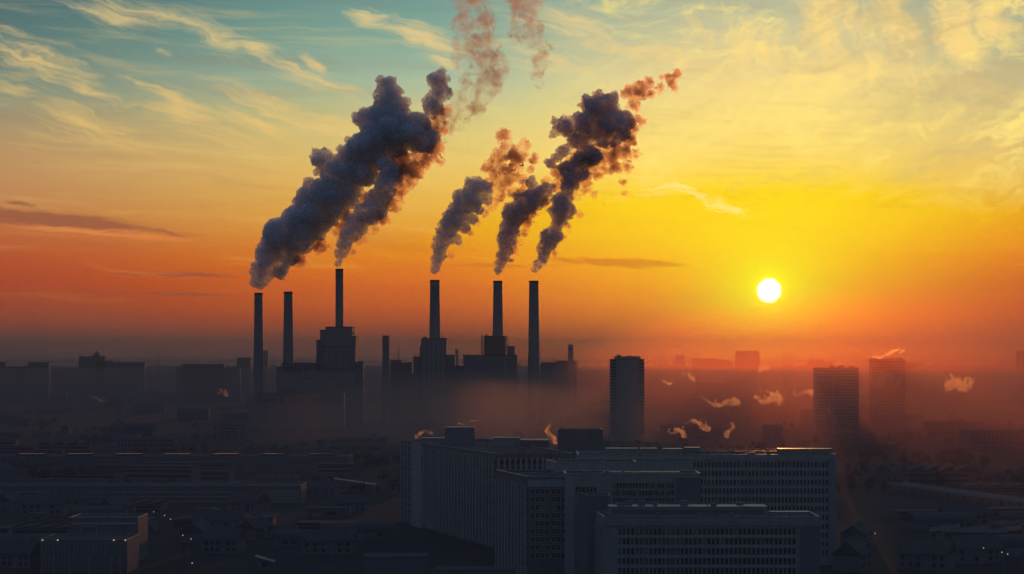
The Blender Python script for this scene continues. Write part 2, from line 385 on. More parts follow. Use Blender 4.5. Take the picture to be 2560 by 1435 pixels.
def puffs(name, circles, d, mat, parent, seed, voxel, grow=(14, 6), ydrift=0.0, tex=((14, 4.0), (4, 2.2), (1.6, .8)), shred=0):
    """One billowing body: balls on the plume's course, smaller balls on those, smaller ones again; fused and roughened."""
    r_ = random.Random(seed); k = d / FPX
    balls = []
    def rdir():
        while 1:
            v = Vector((r_.uniform(-1, 1), r_.uniform(-1, 1), r_.uniform(-1, 1)))
            if 0.1 < v.length < 1: return v.normalized()
    y0 = circles[0][1]
    for c in circles:
        x, y, r = c[:3]
        dd = d + (y0 - y) * k * ydrift + r_.uniform(-0.25, 0.25) * r * k
        p = Vector(P(x, y, dd)); R = r * k * 0.84
        balls.append((p, R, 2))
        for i in range(grow[0]):
            v = rdir(); r1 = R * r_.uniform(0.30, 0.52); p1 = p + v * (R * r_.uniform(0.72, 0.92))
            balls.append((p1, r1, 2 if r1 > 6 else 1))
            for j in range(grow[1]):
                w = (rdir() + v * 0.7).normalized(); r2 = r1 * r_.uniform(0.28, 0.5)
                if r2 > voxel * 0.9: balls.append((p1 + w * (r1 * r_.uniform(0.8, 0.98)), r2, 1))
        for i in range(shred):                                     # torn-off shreds, mostly on the lee side, below and to the right
            v = (rdir() + Vector((.45, 0, -.35))).normalized(); r3 = R * r_.uniform(.05, .17)
            if r3 > voxel * .8:
                q = p + v * R * r_.uniform(1.0, 1.7)
                for j in range(3): balls.append((q + rdir() * r3 * 1.3 * j, r3 * (1 - .25*j), 1))
    vs, fs, o = [], [], 0
    for p, R, s in balls:
        v, f = ICO[s]; vs.append(v * R + np.array(p)); fs.append(f + o); o += len(v)
    vs, fs = np.concatenate(vs), np.concatenate(fs)
    org = np.array(P(circles[0][0], circles[0][1], d))
    me = bpy.data.meshes.new(name); me.from_pydata((vs - org).tolist(), [], fs.tolist())
    ob = link(name, me)
    md = ob.modifiers.new('fuse', 'REMESH'); md.mode = 'VOXEL'; md.voxel_size = voxel
    for i, (sz, st) in enumerate(tex):
        tx = bpy.data.textures.new('billow', 'CLOUDS'); tx.noise_scale = sz; tx.noise_depth = 3
        dm = ob.modifiers.new('roughen', 'DISPLACE'); dm.texture = tx; dm.strength = st; dm.texture_coords = 'LOCAL'; dm.mid_level = 0.5
    bpy.context.view_layer.update()
    ev = ob.evaluated_get(bpy.context.evaluated_depsgraph_get())
    nm = bpy.data.meshes.new_from_object(ev); nm.name = name
    ob.modifiers.clear(); old = ob.data; ob.data = nm; bpy.data.meshes.remove(old)
    nm.materials.clear(); nm.materials.append(mat)
    for p_ in nm.polygons: p_.use_smooth = True
    if parent: ob.parent = parent; ob.location = Vector(org) - parent.location
    else: ob.location = org
    return ob

D0 = 2400.0
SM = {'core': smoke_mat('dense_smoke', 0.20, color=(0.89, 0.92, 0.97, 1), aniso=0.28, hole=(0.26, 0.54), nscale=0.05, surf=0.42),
      'warm': smoke_mat('dense_smoke_warm', 0.26, color=(0.91, 0.85, 0.89, 1), aniso=0.42, hole=(0.24, 0.56), nscale=0.05, surf=0.42, tint=(0.78, 0.70, 0.80, 1)),  # sunward copy of the dense smoke; mauve backlight put into its colour
      'thin': smoke_mat('thin_smoke', 0.23, color=(0.56, 0.35, 0.29, 1), aniso=0.68, hole=(0.34, 0.66), nscale=0.06, surf=0.03),  # orange of the sunlit fringe put into the smoke's colour
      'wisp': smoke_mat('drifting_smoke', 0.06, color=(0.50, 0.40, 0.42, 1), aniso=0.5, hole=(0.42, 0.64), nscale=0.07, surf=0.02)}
def plume(label, core, thin, d, seed, voxel=1.3, kind='core'):
    t = empty('smoke_plume', P(core[0][0], core[0][1], d), label, 'smoke', 'smoke plumes over the power station')
    puffs('dense_smoke', core, d, SM[kind], t, seed, voxel)
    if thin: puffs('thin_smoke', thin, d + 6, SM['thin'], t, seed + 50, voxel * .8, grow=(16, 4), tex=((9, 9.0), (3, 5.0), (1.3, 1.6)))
    return t
# ------------------------------------------------------------------ building kit
def V2(a): return Vector((a[0], a[1]))
def inset(pts, d):
    n = len(pts); out = []
    for i in range(n):
        p, a, c = V2(pts[i]), V2(pts[i-1]), V2(pts[(i+1) % n])
        u, w = (p - a).normalized(), (c - p).normalized()
        n1, n2 = Vector((-u.y, u.x)), Vector((-w.y, w.x))          # inward for an anticlockwise outline
        k = (n1 + n2); k = k / max(0.25, 1 + n1.dot(n2))
        q = p + k * d; out.append((q.x, q.y))
    return out
class Face:
    """One facade from a to b, seen from outside with a on the left; s runs along it, d out of it. Coordinates local to the thing."""
    def __init__(s, a, b): s.a = V2(a); v = V2(b) - s.a; s.L = v.length; s.u = v.normalized(); s.n = Vector((s.u.y, -s.u.x))
    def pt(s, q, d=0.0): return s.a + s.u * q + s.n * d
    def box(s, mb, s0, s1, d0, d1, z0, z1):
        p = [s.pt(s0, d1), s.pt(s1, d1), s.pt(s1, d0), s.pt(s0, d0)]
        return mb.prism([(q.x, q.y) for q in p], z0, z1)
    @property
    def ang(s): return math.atan2(s.u.y, s.u.x)
def win_mesh(w, h, mull=1):
    """A window about its centre: raised surround, pane, mullions; looks towards -y."""
    mb = MB(); fw = min(0.16, w * 0.12)
    mb.box(-w/2, w/2, -0.04, 0.02, -h/2, h/2); n0 = len(mb.f)
    for x0, x1, z0, z1 in ((-w/2-fw, -w/2, -h/2-fw, h/2+fw), (w/2, w/2+fw, -h/2-fw, h/2+fw), (-w/2, w/2, h/2, h/2+fw), (-w/2, w/2, -h/2-fw*1.6, -h/2)):
        mb.box(x0, x1, -0.14, 0.02, z0, z1)
    for i in range(1, mull + 1):
        x = -w/2 + w * i / (mull + 1); mb.box(x - 0.04, x + 0.04, -0.08, 0.0, -h/2, h/2)
    return mb, n0
def windows(root, face, cells, w, h, frame, mull=1, limit=100):
    mb, n0 = win_mesh(w, h, mull)
    me = bpy.data.meshes.new('window'); me.from_pydata(mb.v, [], mb.f); me.materials.append(M['glass']); me.materials.append(frame)
    for i, p in enumerate(me.polygons): p.material_index = 0 if i < n0 else 1
    cells = list(cells)
    for s, z in cells[:limit]:
        o = link('window', me, root); q = face.pt(s); o.location = (q.x, q.y, z); o.rotation_euler.z = face.ang
    if cells[limit:]:
        big = MB(); ca, sa = math.cos(face.ang), math.sin(face.ang); idx = []
        for s, z in cells[limit:]:
            q = face.pt(s); b = len(big.v)
            big.v += [(q.x + x*ca - y*sa, q.y + x*sa + y*ca, z + zz) for x, y, zz in mb.v]
            big.f += [tuple(b + i for i in f) for f in mb.f]; idx += [0 if i < n0 else 1 for i in range(len(mb.f))]
        o = big.build('window', M['glass'], root); o.data.materials.append(frame); o['kind'] = 'stuff'
        for p, k in zip(o.data.polygons, idx): p.material_index = k
def fins(root, face, n, z0, z1, w=0.22, dep=0.55, mat=None, s0=0.0, s1=None, name='facade_fin'):
    s1 = s1 or face.L
    for i in range(n):
        s = s0 + (s1 - s0) * (i + 0.5) / n
        face.box(MB(), s - w/2, s + w/2, 0.002, dep * rnd.uniform(.9, 1.1), z0, z1 + rnd.uniform(-.15, .15)).build(name, mat or M['panel'], root)
def bands(root, face, zs, h, s0, s1, mat=None, d=0.06, name='window_band', mull=0.0):
    for z in zs:
        mb = face.box(MB(), s0, s1, 0.002, d, z - h/2, z + h/2)
        o = mb.build(name, mat or M['glass'], root)
def block(name, label, cat, foot, h, wall='concrete', par=0.8, cop=True, group=None, roof='roof', cw=0.4):
    """A flat-roofed building on a footprint: walls with parapet, roof sheet, metal coping. Returns (root, local footprint)."""
    ox, oy = foot[0]; root = empty(name, (ox, oy, 0), label, cat, group)
    fp = [(x - ox, y - oy) for x, y in foot]
    mb = MB(); mb.prism(fp, -1.0, h)
    inn = inset(fp, 0.35); ou = inset(fp, 0.003); n = len(fp)
    for i in range(n):
        j = (i + 1) % n; mb.prism([ou[i], ou[j], inn[j], inn[i]], h, h + par)
    mb.build('wall', M[wall], root)
    MB().prism(inset(fp, 0.37), h + 0.004, h + 0.06).build('roof', M[roof], root)
    if cop:
        mb = MB(); o2 = inset(fp, -0.12); i2 = inset(fp, cw)
        for i in range(n):
            j = (i + 1) % n; mb.prism([o2[i], o2[j], i2[j], i2[i]], h + par + 0.002, h + par + 0.14)
        mb.build('coping', M['coping'], root)
    return root, fp
def rect(x0, x1, y0, y1): return [(x0, y0), (x1, y0), (x1, y1), (x0, y1)]
def penthouse(root, x0, x1, y0, y1, z0, z1, wall='dark_panel', name='penthouse', cop=True):
    mb = MB(); mb.box(x0, x1, y0, y1, z0, z1); p = mb.build(name, M[wall], root)
    if cop: MB().box(x0-.15, x1+.15, y0-.15, y1+.15, z1+.002, z1+.22).build('roof_edge', M['coping'], p)
    return p
def clutter(root, x0, x1, y0, y1, z, n, seed, hmax=2.2):
    r = random.Random(seed)
    for i in range(n):
        x, y = r.uniform(x0, x1), r.uniform(y0, y1); w, d, h = r.uniform(.8, 2.6), r.uniform(.8, 2.2), r.uniform(.6, hmax)
        if r.random() < .6: 
            mb = MB(); mb.box(x-w/2, x+w/2, y-d/2, y+d/2, z, z+h); mb.box(x-w/2+.1, x+w/2-.1, y-d/2-.06, y-d/2, z+.2, z+h-.2); mb.build('roof_unit', M['steel'], root)
        else: MB().lathe(x, y, [(.28, z), (.28, z+h), (.5, z+h+.02), (.45, z+h+.35)], 12).build('roof_vent', M['steel'], root)
def railing(root, a, b, z, h=1.1, step=2.0, mat='coping'):
    mb = MB(); a, b = Vector((a[0], a[1], z)), Vector((b[0], b[1], z)); n = max(2, int((b-a).length / step))
    for i in range(n + 1):
        p = a.lerp(b, i / n); mb.bar(p, p + Vector((0, 0, h)), .07, .07)
    for k in (.5, 1.0): mb.bar(a + Vector((0, 0, h*k)), b + Vector((0, 0, h*k)), .08, .10)
    return mb.build('railing', M[mat], root)
def aerial(root, x, y, z, h, r=.06):
    return MB().lathe(x, y, [(r*1.5, z), (r*1.5, z+h*.5), (r, z+h*.5), (r*.6, z+h)], 8).build('aerial', M['steel'], root)

# ------------------------------------------------------------------ the housing and office slabs in front
FL = 3.3
# long ribbed block on the left
ax = [(X(1240, 778), 778), (X(1432, 782), 782), (X(1432, 782) - 36, 930), (X(1000, 919), 919)]
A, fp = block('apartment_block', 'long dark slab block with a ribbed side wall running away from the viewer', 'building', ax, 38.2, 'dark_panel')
fl = Face(fp[3], fp[0]); ff = Face(fp[0], fp[1])
zs = [38.2 - 2.6 - FL * i for i in range(10)]
bands(A, fl, zs, 1.7, 0.8, 20, mat=M['glass']); bands(A, fl, zs, 1.7, 43, fl.L - .6, mat=M['glass'])
fl.box(MB(), 24, 41, .002, .9, 0, 38.6).build('stair_panel', M['panel'], A)
fins(A, fl, 4, 1, 37.6, 1.5, .6, s0=.5, s1=23); fins(A, fl, 24, 1, 37.4, 1.25, .9, s0=42, s1=fl.L - .4)
bands(A, ff, zs[:8], 1.8, .8, ff.L - .6); fins(A, ff, 14, 8, 37.2, .7, .7)
for (x0, x1, y0, y1, zb, zt, w) in [(X(1113,880), X(1187,880), 878, 890, 38.26, Z(1069,880), 'steel'), (X(1052,895), X(1112,895), 893, 903, 38.26, Z(1096,895), 'concrete'),
        (X(1232,862), X(1300,862), 860, 870, 38.26, Z(1095,862), 'concrete'), (X(1300,858), X(1372,858), 856, 872, 38.26, Z(1101,858), 'dark_panel')]:
    p = penthouse(A, x0-ax[0][0], x1-ax[0][0], y0-ax[0][1], y1-ax[0][1], zb, zt, w)
    if w == 'steel':
        mb = MB(); n = 22
        for i in range(n + 1): xx = x0 - ax[0][0] + (x1-x0)*i/n; mb.box(xx-.06, xx+.06, y0-ax[0][1]-.12, y0-ax[0][1]-.01, zb+.2, zt-.5)
        for i in range(9): zz = zb+.4+(zt-zb-1)*i/8; mb.box(x0-ax[0][0], x1-ax[0][0], y0-ax[0][1]-.08, y0-ax[0][1]-.012, zz-.05, zz+.05)
        mb.build('louvre', M['panel'], p)
clutter(A, -30, 20, 75, 120, 38.26, 10, 1); clutter(A, 3, 22, 6, 60, 38.26, 8, 2)
railing(A, fp[3], (fp[3][0]*.55+fp[0][0]*.45, fp[3][1]*.55+fp[0][1]*.45), 39.0, 1.0)
# big windowless plant room block behind
bx = rect(X(1396, 832), X(1507, 832), 832, 846)
B1, fp = block('plant_room_block', 'tall windowless dark block behind the ribbed slab roof', 'building', bx, Z(1077, 832), 'dark_panel', par=.5)
aerial(B1, .8, 1, Z(1077, 832), 4)
# long white-windowed slab at the back right
sx = rect(X(1446, 720), X(2090, 720), 720, 748)
S, fp = block('office_slab', 'long pale slab with many rows of small windows and a plain end bay', 'building', sx, Z(1142, 720), 'panel')
f = Face(fp[0], fp[1]); H = Z(1142, 720)
xs = [(X(px, 720) - sx[0][0]) for px in np.arange(1736, 2070, 9.2)]
rows = [H - 2.9 - 3.31 * i for i in range(11)]
windows(S, f, [(x, z) for z in rows[:3] for x in xs] + [(x, z) for z in rows[3:] for x in xs], .72, 1.95, M['concrete'], 0)
f.box(MB(), X(2074, 720)-sx[0][0], f.L, .003, .7, 0, H - .4).build('end_pier', M['concrete'], S)
f.box(MB(), 0, f.L, .003, .25, H - 1.1, H - .35).build('cornice', M['panel'], S)
for k, (p0, p1, zt) in enumerate([(1512, 1592, 1120), (1600, 1640, 1120), (1655, 1702, 1121), (1708, 1745, 1118), (1940, 2072, 1121)]):
    penthouse(S, X(p0,745)-sx[0][0], X(p1,745)-sx[0][0], 17, 23, H+.06, Z(zt,745), 'concrete', 'roof_parapet')
railing(S, (X(1710,720)-sx[0][0], 27.2), (X(2080,720)-sx[0][0], 27.2), H+.8, 1.0, 1.6)
clutter(S, 40, 95, 6, 24, H+.06, 22, 4, 1.7); aerial(S, 60, 15, H, 4); aerial(S, 88, 18, H, 3.4); aerial(S, X(1895,740)-sx[0][0], 20, H, 3)
MB().bar((X(1895,740)-sx[0][0]-.9, 20, H+2.6), (X(1895,740)-sx[0][0]+.9, 20, H+3.1), .1, .5).build('satellite_dish', M['steel'], S)
# small lift-tower block with bright edge, between
cx_ = [(X(1390, 700), 700), (X(1592, 700), 700), (X(1592, 700), 716), (X(1363, 716), 716)]
C1, fp = block('stair_block', 'plain mid-height block with a bright roof edge, at the corner of the ribbed slab', 'building', cx_, Z(1158, 700), 'panel', par=.4, cw=.9)
f = Face(fp[0], fp[1]); f.box(MB(), 5, 24, .003, .12, 28, 33.5).build('recess_panel', M['dark_panel'], C1)
clutter(C1, 3, 26, 3, 12, Z(1158,700), 5, 5, 1.0)
# block with the lit window grid, near left corner
bx = [(X(1320, 660), 660), (X(1416, 660), 660), (X(1416, 660)+1, 704), (X(1240, 704), 704)]
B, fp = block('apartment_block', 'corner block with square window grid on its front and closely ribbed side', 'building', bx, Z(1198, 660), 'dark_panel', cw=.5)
f = Face(fp[0], fp[1]); H = Z(1198, 660)
xs = [1.6 + 1.62*i + (0.8 if i > 3 else 0) for i in range(7)]
windows(B, f, [(x, H - 4.2 - 2.75*i) for i in range(9) for x in xs], 1.15, 1.75, M['panel'], 1)
f.box(MB(), .0, f.L, .003, .3, H-2.6, H-.2).build('fascia', M['panel'], B)
fl = Face(fp[3], fp[0]); fins(B, fl, 10, 1, H - 2.2, 1.3, .8); bands(B, fl, [H-4.2-2.75*i for i in range(10)], 1.5, .5, fl.L-.5)
clutter(B, 2, 11, 8, 34, H, 7, 6, 1.2)
# block with grid front and blank right bay
cx_ = rect(X(1412, 655), X(1752, 655), 655, 672)
C2, fp = block('office_block', 'low block with a fine glazing grid, blank end wall and a glowing roof rim', 'building', cx_, Z(1190, 655), 'concrete', cw=.7)
f = Face(fp[0], fp[1]); H = Z(1190, 655); sc = 655/FPX
f.box(MB(), 0, 3.2, .003, .6, 0, H-.2).build('corner_pier', M['panel'], C2)
f.box(MB(), (1690-1412)*sc, f.L, .003, .5, 0, H-.6).build('blank_wall', M['dark_panel'], C2)
windows(C2, f, [((1442-1412)*sc + 1.25*i, H-4.6) for i in range(6)], .8, 1.9, M['panel'], 0)
windows(C2, f, [((1536-1412)*sc + 1.1*i, H-3.2-2.6*k) for k in range(6) for i in range(19)], .72, 1.7, M['concrete'], 0)
penthouse(C2, 14, 40, 9, 14, H+.06, Z(1180, 668), 'concrete', 'roof_parapet')
railing(C2, (1, 16), (45, 16), H+.8, .9, 1.5); clutter(C2, 4, 44, 3, 8, H+.06, 14, 8, 1.5)
# narrow block with a column of small windows on its side
dx_ = [(X(1470, 632), 632), (X(1526, 632), 632), (X(1526, 632), 645), (X(1446, 650), 650)]
C3, fp = block('stair_tower', 'narrow dark tower with one column of small square windows on its side', 'building', dx_, Z(1243, 632), 'dark_panel', par=.5)
fl = Face(fp[3], fp[0]); windows(C3, fl, [(fl.L*.5, Z(1243, 632)-4-2.9*i) for i in range(8)], 1.0, 1.1, M['concrete'], 0)
fl.box(MB(), 0, fl.L, .003, .2, 0, Z(1243,632)-1.5).build('side_cladding', M['panel'], C3) if False else None
# nearest block
nx = [(X(1511, 600), 600), (X(2050, 600), 600), (X(2050, 600), 622), (X(1490, 622), 622)]
F_, fp = block('office_block', 'nearest broad block with a wide window wall and a low setback storey on top', 'building', nx, Z(1300, 600), 'concrete', par=.9)
f = Face(fp[0], fp[1]); H = Z(1300, 600); sc = 600/FPX
xs = [(px-1511)*sc for px in np.arange(1548, 1990, 11.2)]
rows = [H - 3.6 - 3.1*i for i in range(7)]
windows(F_, f, [(x, z) for z in rows[:2] for x in xs] + [(x, z) for z in rows[2:] for x in xs], .92, 2.0, M['panel'], 0)
f.box(MB(), 0, f.L, .003, .35, H-1.8, H-.1).build('fascia', M['concrete'], F_)
f.box(MB(), (2002-1511)*sc, f.L-.2, .003, .5, 0, H-1.9).build('blank_wall', M['dark_panel'], F_)
fins(F_, f, 20, 0, H-2, .16, .4, s0=3.9, s1=28)
for z in [H-5.15-3.1*i for i in range(6)]: f.box(MB(), 3.6, 60, .003, .28, z-.35, z+.35).build('spandrel', M['panel'], F_)
fl = Face(fp[3], fp[0]); fins(F_, fl, 9, 0, H-2, .2, .4)
p = penthouse(F_, (1527-1511)*sc, (1927-1511)*sc, 9, 19, H+.06, Z(1268, 609), 'concrete', 'setback_storey')
Face(((1527-1511)*sc, 9), ((1927-1511)*sc, 9)).box(MB(), 1, 49, .003, .06, H+1.2, H+2.6).build('window_band', M['glass'], p)
railing(F_, ((1527-1511)*sc, 19.3), ((1927-1511)*sc, 19.3), Z(1268,609)+.2, .9, 1.4)
penthouse(F_, (1940-1511)*sc, (2040-1511)*sc, 12, 17, H+.06, H+1.4, 'concrete', 'roof_parapet')
clutter(F_, 3, 64, 1.5, 7.5, H+.06, 26, 9, 1.9)
clutter(F_, 4, 48, 10.5, 17.5, Z(1268,609)+.22, 14, 19, 1.8); aerial(F_, 12, 14, Z(1268,609), 4); aerial(F_, 44, 13, Z(1268,609), 3)
MB().bar((52, 3, H+.5), (64, 3, H+.5), .5, .5).bar((58, 3, H+.5), (58, 8.6, H+.5), .5, .5).build('duct', M['steel'], F_)

# ------------------------------------------------------------------ power station
def chimney(label, px0, px1, pb0, pb1, top, d, base=0.0, band=None, rim=2.6, group='power station chimneys'):
    xm = X((pb0 + pb1)/2, d); r1 = (px1-px0)/2*d/FPX; r0 = (pb1-pb0)/2*d/FPX; zt = Z(top, d); zb = Z(985, d)
    rr = lambda z: r0 + (r1 - r0) * (z - zb) / (zt - zb)
    t = empty('chimney', (xm, d, base), label, 'chimney', group)
    MB().lathe(0, 0, [(rr(base), -1), (rr(base+(zt-base)*.5), (zt-base)*.5), (r1, zt-base-rim)], 40).build('shaft', M['stack'], t)
    MB().lathe(0, 0, [(r1+.02, zt-base-rim+.01), (r1+.35, zt-base-rim+.4), (r1+.35, zt-base), (r1-.7, zt-base), (r1-.9, zt-base-6)], 40, cap=False).build('rim', M['soot'], t)
    for q in (.35, .93):
        z = base + (zt-base)*q; r = rr(z)
        mb = MB(); mb.lathe(0, 0, [(r+.01, z-base), (r+.8, z-base+.02), (r+.8, z-base+.25), (r+.01, z-base+.27)], 32, cap=False)
        for i in range(24):
            a = i*math.pi/12; mb.bar((math.cos(a)*(r+.75), math.sin(a)*(r+.75), z-base+.2), (math.cos(a)*(r+.75), math.sin(a)*(r+.75), z-base+1.3), .06, .06)
        mb.lathe(0, 0, [(r+.72, z-base+1.25), (r+.78, z-base+1.25), (r+.78, z-base+1.35), (r+.72, z-base+1.35)], 32, cap=False)
        mb.build('platform', M['steel'], t)
    lad = MB(); a = -1.9
    for i in range(int((zt-base)/3)-2):
        z = i*3; r = rr(base+z)+.35; r2 = rr(base+z+3)+.35
        lad.bar((math.cos(a)*r, math.sin(a)*r, z), (math.cos(a)*r2, math.sin(a)*r2, z+3), .5, .12)
    lad.build('ladder', M['steel'], t)
    if band:
        z0, z1 = Z(band[1], d)-base, Z(band[0], d)-base
        MB().lathe(0, 0, [(rr(z0+base)+.12, z0), (rr(z1+base)+.12, z1)], 40, cap=False).build('band', M['concrete'], t)
    return t
chimney('far end concrete chimney under the broadest smoke plume', 637, 657, 633, 659, 732, D0)
chimney('smokeless concrete chimney beside the broadest smoke plume', 712, 733, 706, 735, 729, D0+20)
chimney('tallest slim chimney standing on the stepped boiler house', 839, 858, 838, 859, 672, D0, base=70)
chimney('chimney with a pale band under its rim, on the plain square boiler house', 1076, 1099, 1071, 1103, 700, D0, base=40, band=(705, 718))
chimney('chimney rising out of the scaffolded boiler house', 1235, 1257, 1229, 1260, 702, D0+15, base=45)
chimney('broad free-standing chimney at the sunward end of the row', 1322, 1345, 1319, 1350, 702, D0-10)
t = chimney('short dark thin stack with a latticed head, mid-plant', 957, 973, 955, 974, 840, D0-60, rim=1.5)
mb = MB(); r = 8/FPX*(D0-60)
for i in range(12):
    a = i*math.pi/6; mb.bar((math.cos(a)*(r+.7), math.sin(a)*(r+.7), Z(876,D0-60)), (math.cos(a)*(r+.7), math.sin(a)*(r+.7), Z(838,D0-60)), .25, .25)
for z in np.linspace(Z(876,D0-60), Z(838,D0-60), 7): mb.lathe(0, 0, [(r+.45, z), (r+.95, z), (r+.95, z+.25), (r+.45, z+.25)], 24, cap=False)
mb.build('lattice_head', M['steel'], t)

def hall(name, label, cat, boxes, d, wall='brick', group=None, roofc='roof'):
    """A house of stacked blocks: (px0, px1, top, depth back from d, thickness); each block a wall with its own roof."""
    x0 = X(boxes[0][0], d); t = empty(name, (x0, d, 0), label, cat, group)
    for i, (a, b, top, off, th) in enumerate(boxes):
        xa, xb, z = X(a, d)-x0, X(b, d)-x0, Z(top, d)
        w = MB().box(xa, xb, off, off+th, -1, z).build('wall', M[wall], t)
        MB().box(xa-.4, xb+.4, off-.4, off+th+.4, z+.01, z+.9).build('roof', M[roofc], w)
    return t, x0
H1, x0 = hall('boiler_house', 'stepped dark boiler house under the tallest chimney', 'building',
    [(812, 879, 818, 8, 45), (798, 811.6, 826, 10, 40), (788, 797.6, 851, 12, 36), (879.4, 888, 841, 9, 40), (806, 888, 868, 0, 7.5), (789, 888, 925, -6, 5.5)], D0-25)
k = (D0-25)/FPX
for a, b, y0, y1 in [(808, 824, 907, 924)]:
    MB().box(X(a,D0-25)-x0, X(b,D0-25)-x0, -3.5, -.01, Z(y1,D0-25), Z(y0,D0-25)).build('duct', M['steel'], H1)
MB().bar((X(880,D0-25)-x0, 9.2, Z(832,D0-25)), (X(885,D0-25)-x0, 9.2, Z(834,D0-25)), 1.2, 2.0).build('outlet', M['steel'], H1)
for a in (816, 832, 848, 864): MB().box(X(a,D0-25)-x0, X(a+3,D0-25)-x0, -.35, -.01, Z(922,D0-25), Z(872,D0-25)).build('pilaster', M['concrete'], H1)
for z in (880, 895, 910): MB().box(X(836,D0-25)-x0, X(886,D0-25)-x0, -.5, -.36, Z(z,D0-25)-.4, Z(z,D0-25)+.4).build('gantry', M['steel'], H1)
H2, x0 = hall('turbine_hall', 'long low hall between the smokeless chimney and the stepped boiler house', 'building',
    [(704, 788, 909, 0, 40), (690, 703.6, 919, 2, 34), (750, 842, 947, -12, 11)], D0-34)
for a in range(708, 786, 9): MB().box(X(a,D0-34)-x0, X(a+4.5,D0-34)-x0, -.2, -.01, Z(928,D0-34), Z(915,D0-34)).build('window', M['glass'], H2)
railing(H2, (X(735,D0-34)-x0, 5), (X(768,D0-34)-x0, 5), Z(909,D0-34)+.9, 2.5, 3, 'steel'); aerial(H2, X(770,D0-34)-x0, 6, Z(909,D0-34), 8, .15)
H3, x0 = hall('silo_house', 'small round-topped annex against the stepped boiler house', 'building', [(890, 908, 908, 0, 12)], D0-20)
MB().lathe(X(899,D0-20)-x0, 6, [(4.5, Z(908,D0-20)+.95), (4.5, Z(905,D0-20)), (3.4, Z(903,D0-20)), (1, Z(902,D0-20))], 20).build('dome', M['steel'], H3)
H4, x0 = hall('boiler_house', 'plain square boiler house under the banded chimney', 'building',
    [(1053, 1116, 847, 0, 40), (1049, 1052.6, 866, 3, 30), (1033, 1048.6, 893, 4, 26), (1116.4, 1137, 889, 5, 30), (1137.4, 1157, 916, 8, 24), (1015, 1048.6, 936, -5, 8.5)], D0-25)
clutter(H4, 1, 9, 4, 20, Z(847,D0-25)+.9, 4, 11, 3.5); clutter(H4, 24, 30, 4, 20, Z(847,D0-25)+.9, 3, 12, 3.5)
for a in (1058, 1070, 1082, 1094, 1106): MB().box(X(a,D0-25)-x0, X(a+4,D0-25)-x0, -.3, -.01, Z(965,D0-25), Z(858,D0-25)).build('pilaster', M['concrete'], H4)
H5, x0 = hall('boiler_house', 'wide boiler house with scaffolding round its upper storey', 'building',
    [(1158, 1293, 889, 0, 55), (1210, 1264, 842, 8, 34), (1268, 1287, 867, 10, 26), (1158, 1297, 944, -10, 9.5)], D0-30)
sc_ = MB(); d = D0-30
for a in (1203, 1206.5): 
    for q in (7.2, 24, 41): sc_.bar((X(a,d)-x0, q, Z(889,d)), (X(a,d)-x0, q, Z(838,d)), .45, .45)
for a in (1265.5, 1269.5):
    for q in (7.2, 24, 41): sc_.bar((X(a,d)-x0, q, Z(889,d)), (X(a,d)-x0, q, Z(838,d)), .45, .45)
for a in np.arange(1210, 1264, 6.5): sc_.bar((X(a,d)-x0, 7.2, Z(889,d)), (X(a,d)-x0, 7.2, Z(840,d)), .35, .35)
for y in np.arange(840, 890, 5.4):
    for a, b in ((1203, 1270),): sc_.box(X(a,d)-x0, X(b,d)-x0, 6.6, 7.4, Z(y,d)-.2, Z(y,d)+.2)
    for a, b in ((1203, 1207), (1265, 1270)): sc_.box(X(a,d)-x0, X(b,d)-x0, 7.5, 42, Z(y,d)-.2, Z(y,d)+.25)
sc_.build('scaffold', M['steel'], H5); clutter(H5, 27, 36, 12, 30, Z(842,d)+.9, 5, 13, 4)
for y in (905, 918, 931): MB().box(X(1160,d)-x0, X(1262,d)-x0, -.25, -.01, Z(y,d)-.5, Z(y,d)+.5).build('cladding_rail', M['steel'], H5)
MB().box(X(1262,d)-x0, X(1266,d)-x0, -.4, -.01, Z(943,d), Z(891,d)).build('pilaster', M['concrete'], H5)
H6, x0 = hall('switch_house', 'low flat building behind the thin stack with a mast on its roof', 'building', [(976, 1004, 902, 0, 30), (1004.4, 1030, 908, 2, 26)], D0+90)
MB().lathe(X(996,D0+90)-x0, 6, [(.7, Z(902,D0+90)), (.45, Z(880,D0+90)), (.2, Z(862,D0+90))], 10).build('mast', M['steel'], H6)
H7, x0 = hall('coal_hall', 'long dark hall fronting the power station, open stair frame at its end', 'building', [(640, 860, 984, 0, 14), (700, 812, 976, 3, 9)], D0-150, 'dark_panel')
fr = MB(); d = D0-150
for a in (619, 638):
    for q in (0, 12): fr.bar((X(a,d)-x0, q, 0), (X(a,d)-x0, q, Z(980,d)), .5, .5)
for i in range(8):
    z = 4 + i*5; fr.bar((X(619,d)-x0, 0, z), (X(638,d)-x0, 0, z), .5, .5); fr.bar((X(619,d)-x0, 12, z), (X(638,d)-x0, 12, z), .5, .5); fr.bar((X(619,d)-x0, 0, z-3), (X(638,d)-x0, 0, z), .35, .35)
fr.build('stair_frame', M['steel'], H7)
for a in range(648, 856, 13): MB().box(X(a,d)-x0, X(a+8,d)-x0, -.2, -.01, Z(1005,d), Z(996,d)).build('window', M['glass'], H7)

